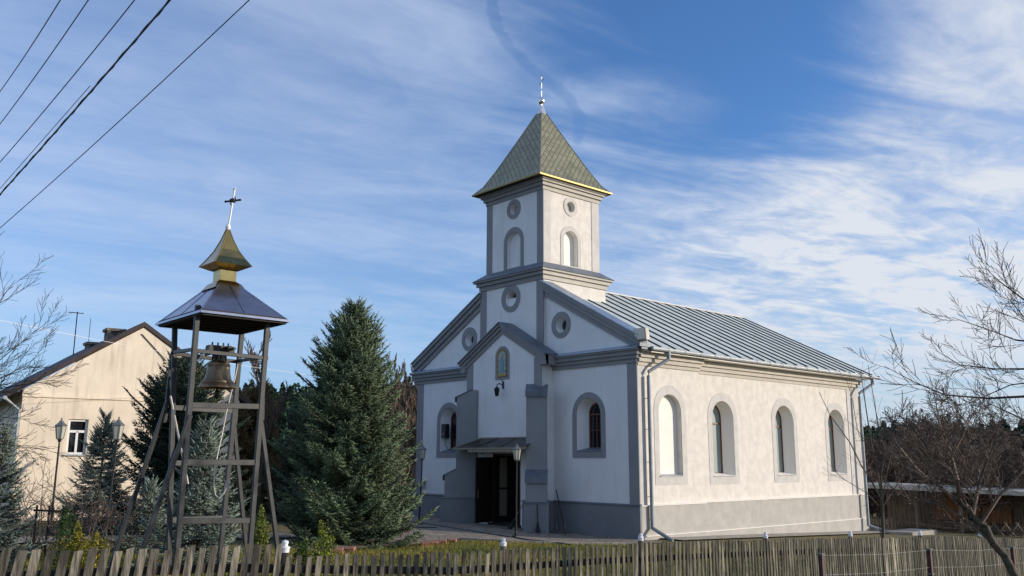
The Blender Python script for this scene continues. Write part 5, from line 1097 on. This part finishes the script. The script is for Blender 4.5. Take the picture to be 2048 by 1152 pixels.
# ------------------------------------------------------------------ shed beyond the lawn at the right
SD = 47.0
s0_ = dep(SD, 1735, 1040); s1_ = dep(SD-7, 2140, 1040); sdv = s1_-s0_; sdv[2] = 0; SL = np.linalg.norm(sdv); sdv /= SL; snv = np.array((sdv[1], -sdv[0], 0)); 
if snv@hf > 0: snv = -snv
sg = gzf((s0_[0]+s1_[0])/2, (s0_[1]+s1_[1])/2)-.15
SH = empty('shed', (float(s0_[0]), float(s0_[1]), sg), 'long low open shed with pale roof edge and stacked timber beyond the lawn', 'shed')
shp = lambda u, v, w: tuple(s0_*(1, 1, 0)+sdv*u+snv*w+np.array((0, 0, sg+v)))
def sbox(b, u0, u1, w0_, w1_, v0, v1, m=0): b.hexa([shp(u0, v0, w0_), shp(u1, v0, w0_), shp(u1, v0, w1_), shp(u0, v0, w1_), shp(u0, v1, w0_), shp(u1, v1, w0_), shp(u1, v1, w1_), shp(u0, v1, w1_)], m)
zr0 = float(dep(SD, 1740, 966)[2])-sg; zr1 = float(dep(SD-7, 2140, 985)[2])-sg; zr = (zr0+zr1)/2
b = MB(); b.hexa([shp(-.5, zr0-.20, 1.0), shp(SL, zr1-.20, 1.0), shp(SL, zr1-.20, -2.5), shp(-.5, zr0-.20, -2.5), shp(-.5, zr0-.02, 1.0), shp(SL, zr1-.02, 1.0), shp(SL, zr1+.02, -2.5), shp(-.5, zr0+.02, -2.5)]); b.build('roof', 'shedroof', SH)
b = MB(); sbox(b, 0, SL, -2.3, -2.2, -.3, zr+.1)
b.build('back_wall', 'boards', SH)
b = MB(); sbox(b, 2.6, 4.2, -2.0, -1.95, .55, zr-.25); sbox(b, 4.5, 6.2, -2.0, -1.95, .5, zr-.25); b.build('board_panel', 'boardso', SH)
b = MB(); sbox(b, 8.6, SL, -.2, -.1, -.3, zr-.12); b.build('brick_wall', 'brickw', SH)
for u in (.3, 3.0, 5.1, 8.5): b = MB(); b.bar(shp(u, -.2, .9), shp(u-.06, zr-.08, .85), .10, .10); b.build('post', 'boards', SH)
r2 = random.Random(3)
ps = MB()
for k in range(16):
    u = 2.5+r2.uniform(0, 5.2); ps.bar(shp(u, .05+r2.uniform(0, .5), .1+r2.uniform(-.6, .6)), shp(u+r2.uniform(.8, 2.2)*r2.choice((-1, 1)), .05+r2.uniform(0, .8), r2.uniform(-.6, .6)), .09, .05)
for k in range(6): u = 5.3+k*.5; ps.bar(shp(u, -.1, .5), shp(u+.6, .75, .5), .07, .04); ps.bar(shp(u+.6, -.1, .55), shp(u, .75, .55), .07, .04)
tag(ps.build('timber_pile', 'boards'), 'pile of old boards and crossed slats stacked in front of the shed', 'timber')
pk = MB()
for k in range(12): u = .2+k*.17; pk.box(*(0, 0, 0, 0, 0, 0)) if False else sbox(pk, u, u+.08, 1.35, 1.38, -.2, .75)
sbox(pk, .1, 2.3, 1.33, 1.35, .1, .17); sbox(pk, .1, 2.3, 1.33, 1.35, .5, .57); tag(pk.build('small_picket_fence', 'boards'), 'short grey picket fence in front of the left end of the shed', 'fence')
# dark picket fence left of the church
pk = MB(); 
for k in range(26): p = on('y', 3.0, 800+k*2.2, 1000); x_ = -14.6-k*.14; pk.box(x_, x_+.085, 2.2, 2.23, gzf(x_, 2.2)-.05, gzf(x_, 2.2)+1.25)
pk.box(-18.4, -13.0, 2.23, 2.27, .45, .52); pk.box(-18.4, -13.0, 2.23, 2.27, 1.05, 1.12); tag(pk.build('small_picket_fence', 'raild'), 'dark picket fence behind the left corner of the church', 'fence')
b = MB(); b.box(.95, 2.1, 15.2, 17.6, gzf(1.5, 16.5)-.1, gzf(1.5, 16.5)+.16); tag(b.build('concrete_step', 'concrete', None, bevel=.02), 'pale concrete slab beside the far corner of the church', 'slab')

# ------------------------------------------------------------------ street picket fence
FX = 11.06
tops = [(-24, 1.90), (-21.41, 1.81), (-20.63, 1.77), (-20.13, 1.74), (-19.11, 1.73), (-18.72, 1.72), (-18.70, 1.585), (-17.59, 1.53), (-16.52, 1.48), (-15.71, 1.47), (-14.83, 1.44), (-13.86, 1.41), (-12.78, 1.38), (-10.21, 1.27), (-6.91, 1.13), (-2.53, .93), (1.77, .65), (4, .5)]
ty_, tz_ = zip(*tops)
ftop = lambda y: float(np.interp(y, ty_, tz_))
FN = empty('picket_fence', (FX, -18.7, ftop(-18.7)-1.25), 'weathered wooden picket fence running along the whole foot of the picture', 'fence')
r3 = random.Random(8); y = -22.3; pick = []
while y < 3.2:
    pitch = float(np.interp(y, [-15.6, -11, -6, 0], [.118, .092, .078, .072]))
    pick.append(y); y += pitch*r3.uniform(.93, 1.07)
tl = lambda y: float(np.interp(y, [-22.5, -21, -19, -17, -14, -8, 2], [.19, .16, .10, .05, .02, -.01, -.02]))
def picket(y, k):
    zt = ftop(y)+r3.uniform(-.018, .018)-(r3.uniform(.02, .06) if r3.random() < .07 else 0); w = float(np.interp(y, [-19, -18.7, -15.6, -11, -6, 0], [.074, .062, .066, .055, .047, .043]))*r3.uniform(.85, 1.12); a = tl(y)+r3.uniform(-.022, .022); L = 1.2; x = FX+r3.uniform(-.008, .008)
    nz = 6; V = []; jx = [r3.uniform(-.003, .003) for _ in range(nz+1)]
    for i in range(nz+1):
        s = L*(1-i/nz); c = y-s*sin(a); z = zt-s*cos(a)
        sl_ = .012*r3.uniform(-1, 1) if i == nz else 0
        for (dy, dx) in ((-w/2, .007), (w/2, .007), (w/2, -.007), (-w/2, -.007)): V.append((x+dx, c+dy*(1+jx[i]*6), z+(sl_ if dy > 0 else -sl_)))
    Fs = [(i*4+j, i*4+(j+1) % 4, i*4+4+(j+1) % 4, i*4+4+j) for i in range(nz) for j in range(4)]+[(3, 2, 1, 0), (nz*4, nz*4+1, nz*4+2, nz*4+3)]
    g = r3.uniform(.5, 1.5) if y < -14 else r3.choice((.5, .8, 1.1, 1.5))*r3.uniform(.85, 1.15)*(1.9 if (y > -5.6 and y < -4.6) else 1); gr = np.interp(y, [-19, -14], [0, 1]); return V, Fs, [(g, g*(1+.01*gr), g*(1-.06*gr))]*len(V)
rest = ([], [], [])
pid = 0
for i, yy in enumerate(pick):
    V, Fs, T = picket(yy, i)
    if yy > -22.0 and pid < 100: mesh_obj('picket', V, Fs, 'fence', FN, tint=T); pid += 1
    else: k = len(rest[0]); rest[0].extend(V); rest[1].extend([tuple(j+k for j in f) for f in Fs]); rest[2].extend(T)
o = mesh_obj('pickets', rest[0], rest[1], 'fence', FN, tint=rest[2]); o['kind'] = 'stuff'
for dz in (.22, .95):
    b = MB(); yy = -22.3
    while yy < 3.2: e_ = min(yy+2.9, 3.2); b.bar((FX-.045, yy, ftop(yy+.05)-dz), (FX-.045, e_, ftop(e_-.05)-dz), .05, .085); yy = e_
    b.build('rail', 'raild', FN)
for i, px in enumerate((-40, 571, 1008, 1283, 1533, 1703, 1843, 1962, 2060)):
    p = on('x', FX-.09, px, 1090); yy = float(p[1]); zt = ftop(yy)+.03; a = tl(yy)
    b = MB(); b.tube([(FX-.10, yy-1.3*sin(a), zt-1.3), (FX-.10, yy, zt)], [.05, .044], 8); o = b.build('fence_post', 'raild' if i < 2 else 'boards', FN)
    b = MB(); s_ = 1.0 if i < 2 else .8; b.lathe([(.048*s_, 0), (.048*s_, .035*s_), (.056*s_, .04*s_), (.056*s_, .055*s_), (.03*s_, .065*s_), (.03*s_, .085*s_), (.036*s_, .09*s_), (.036*s_, .115*s_), (.0, .13*s_)], (FX-.10, yy, zt), 14); b.build('post_cap', 'cap', o, smooth=False)
# wire fence posts nearer the street
wires = MB(); wp = []
for i, (px, pt, D_) in enumerate(((1642, 1108, 13.6), (1858, 1098, 15.6), (2024, 1094, 17.8))):
    p = dep(D_, px, pt); z_ = float(p[2]); g_ = z_-1.15; r_ = empty('metal_fence_post', (p[0], p[1], g_), ['red brown iron post in front of the pickets, nearest the young tree', 'red brown iron post in the middle with a rusty collar', 'red brown iron post at the far right behind the fruit tree trunk'][i], 'post', 'iron posts of the wire fence')
    b = MB(); b.box(p[0]-.032, p[0]+.032, p[1]-.032, p[1]+.032, g_-.3, z_); b.build('shaft', 'rust', r_)
    b = MB(); b.box(p[0]-.042, p[0]+.042, p[1]-.042, p[1]+.042, z_-.02, z_+.01); b.box(p[0]-.045, p[0]+.045, p[1]-.045, p[1]+.045, z_-.42, z_-.39); b.build('collar', 'chimney', r_); wp.append(p)
wp = [wp[0]]+wp[1:]+[dep(20.5, 2170, 1092)]
for dz in (.02, .3, .55):
    for a, c_ in zip(wp[:-1], wp[1:]): m_ = (a+c_)/2-(0, 0, .03); wires.tube([a-(0, 0, dz), m_-(0, 0, dz), c_-(0, 0, dz)], .0018, 4)
tag(wires.build('fence_wire', 'galv'), 'thin sagging wires strung between the iron posts', 'wire')

# ------------------------------------------------------------------ overhead lines
def line(a, b_, Da, Db_, r, label, m='wire', sag=.12, ext=(.25, .6), twist=None, name='power_line'):
    A, B = dep(Da, *a), dep(Db_, *b_); d = B-A; A2, B2 = A-d*ext[0], B+d*ext[1]; pts = []
    for i in range(25): t = i/24; p = A2+(B2-A2)*t; pts.append(p-(0, 0, sag*(4*t*(1-t))))
    mbb = MB(); mbb.tube(pts, r, 6)
    if twist:
        T2 = []
        for i in range(121): t = i/120; p = A2+(B2-A2)*t-(0, 0, sag*(4*t*(1-t))); T2.append(p+np.array((cos(i*.9)*twist, sin(i*.9)*twist, sin(i*.9+1)*twist)))
        mbb.tube(T2, r*.8, 5)
    tag(mbb.build(name, m), label, 'cable')
line((0, 178), (113, 0), 15, 10.5, .0075, 'outermost thin overhead wire at the top left corner')
line((0, 243), (168, 0), 15, 10.5, .0075, 'second overhead wire from the top left corner')
line((0, 319), (258, 0), 15, 10, .0075, 'third overhead wire from the top left corner')
line((0, 386), (333, 0), 14, 9.0, .012, 'thick twisted black overhead cable, fourth from the corner', sag=.06, twist=.012)
line((0, 377), (180, 172), 14, 11.5, .005, 'hair thin wire running just above the thick twisted cable', sag=.0, ext=(.2, .0))
line((0, 450), (481, 0), 14, 9.0, .0065, 'lowest and longest overhead wire crossing the left sky')
line((20, 641), (835, 772), 22, 39, .006, 'pale service cable passing behind the bell frame towards the church', 'wirew', sag=.25, ext=(.05, 0), name='service_cable')

# ------------------------------------------------------------------ grass
rg = np.random.default_rng(77); n = 90000
gx = rg.uniform(-1.5, 12.5, n); gy = rg.uniform(-23, 3, n)
k_ = rg.uniform(size=n) < .75; gx[k_] = rg.uniform(-1.0, 11, k_.sum()); gy[k_] = rg.uniform(-19, -1, k_.sum())
from mathutils.geometry import intersect_point_line
def inpoly(x, y, P):
    c = np.zeros(len(x), bool); j = len(P)-1
    for i in range(len(P)):
        xi, yi = P[i]; xj, yj = P[j]
        c ^= ((yi > y) != (yj > y)) & (x < (xj-xi)*(y-yi)/(yj-yi+1e-12)+xi); j = i
    return c
ok = ~inpoly(gx, gy, pave) & ~((gx < 1.4) & (gy > -.5)); gx, gy = gx[ok], gy[ok]; n = len(gx); gzv = gz(gx, gy)
a = rg.uniform(0, 2*pi, n); hgt = rg.uniform(.03, .10, n)*(1+.9*(gy < -15)); wd = .006+.004*rg.uniform(size=n); lx, ly = rg.normal(0, .03, n), rg.normal(0, .03, n)
B0 = np.stack([gx-np.cos(a)*wd, gy-np.sin(a)*wd, gzv-.01], 1); B1 = np.stack([gx+np.cos(a)*wd, gy+np.sin(a)*wd, gzv-.01], 1); Tp = np.stack([gx+lx, gy+ly, gzv+hgt], 1)
V = np.stack([B0, B1, Tp], 1).reshape(-1, 3); patchy = .5+.5*np.sin(gx*1.3+2*np.sin(gy*.8))*np.cos(gy*1.1); cT = np.stack([.85+.9*patchy, 1.0+.35*patchy, .8+.3*patchy], 1)*rg.uniform(.6, 1.3, size=(n, 1))
tag(mesh_obj('grass', V, np.arange(3*n).reshape(-1, 3), 'grass', tint=np.repeat(cT, 3, 0)), 'short winter grass between the pickets and the paving', 'grass', kind='stuff')

# fallen leaves on the grass and the paving
n = 5200; lx_ = rg.uniform(-14, 11, n); ly_ = rg.uniform(-20, 0, n); ok = (ly_ < -.8) & ~((lx_ > -9) & (lx_ < -3.2) & (ly_ > -2.2)); lx_, ly_ = lx_[ok], ly_[ok]; n = len(lx_); lz_ = gz(lx_, ly_)+.045+rg.uniform(0, .02, n)
a = rg.uniform(0, 2*pi, n); sz = rg.uniform(.015, .035, n); U_ = np.stack([np.cos(a)*sz, np.sin(a)*sz, rg.normal(0, .006, n)], 1); V_ = np.stack([-np.sin(a)*sz*.6, np.cos(a)*sz*.6, rg.normal(0, .006, n)], 1); C0 = np.stack([lx_, ly_, lz_], 1)
V = np.stack([C0-U_, C0+V_, C0+U_, C0-V_], 1).reshape(-1, 3)
MT['leaf'] = mat('dead_leaf', (.16, .09, .04), .8, attr=True)
tag(mesh_obj('fallen_leaves', V, np.arange(4*n).reshape(-1, 4), 'leaf', tint=np.repeat(rg.uniform(.4, 1.7, size=(n, 1))*np.ones((1, 3)), 4, 0)), 'brown fallen leaves scattered on the grass and paving', 'leaves', kind='stuff')

# ------------------------------------------------------------------ render settings
S.render.engine = 'CYCLES'
print('objects', len(bpy.data.objects))
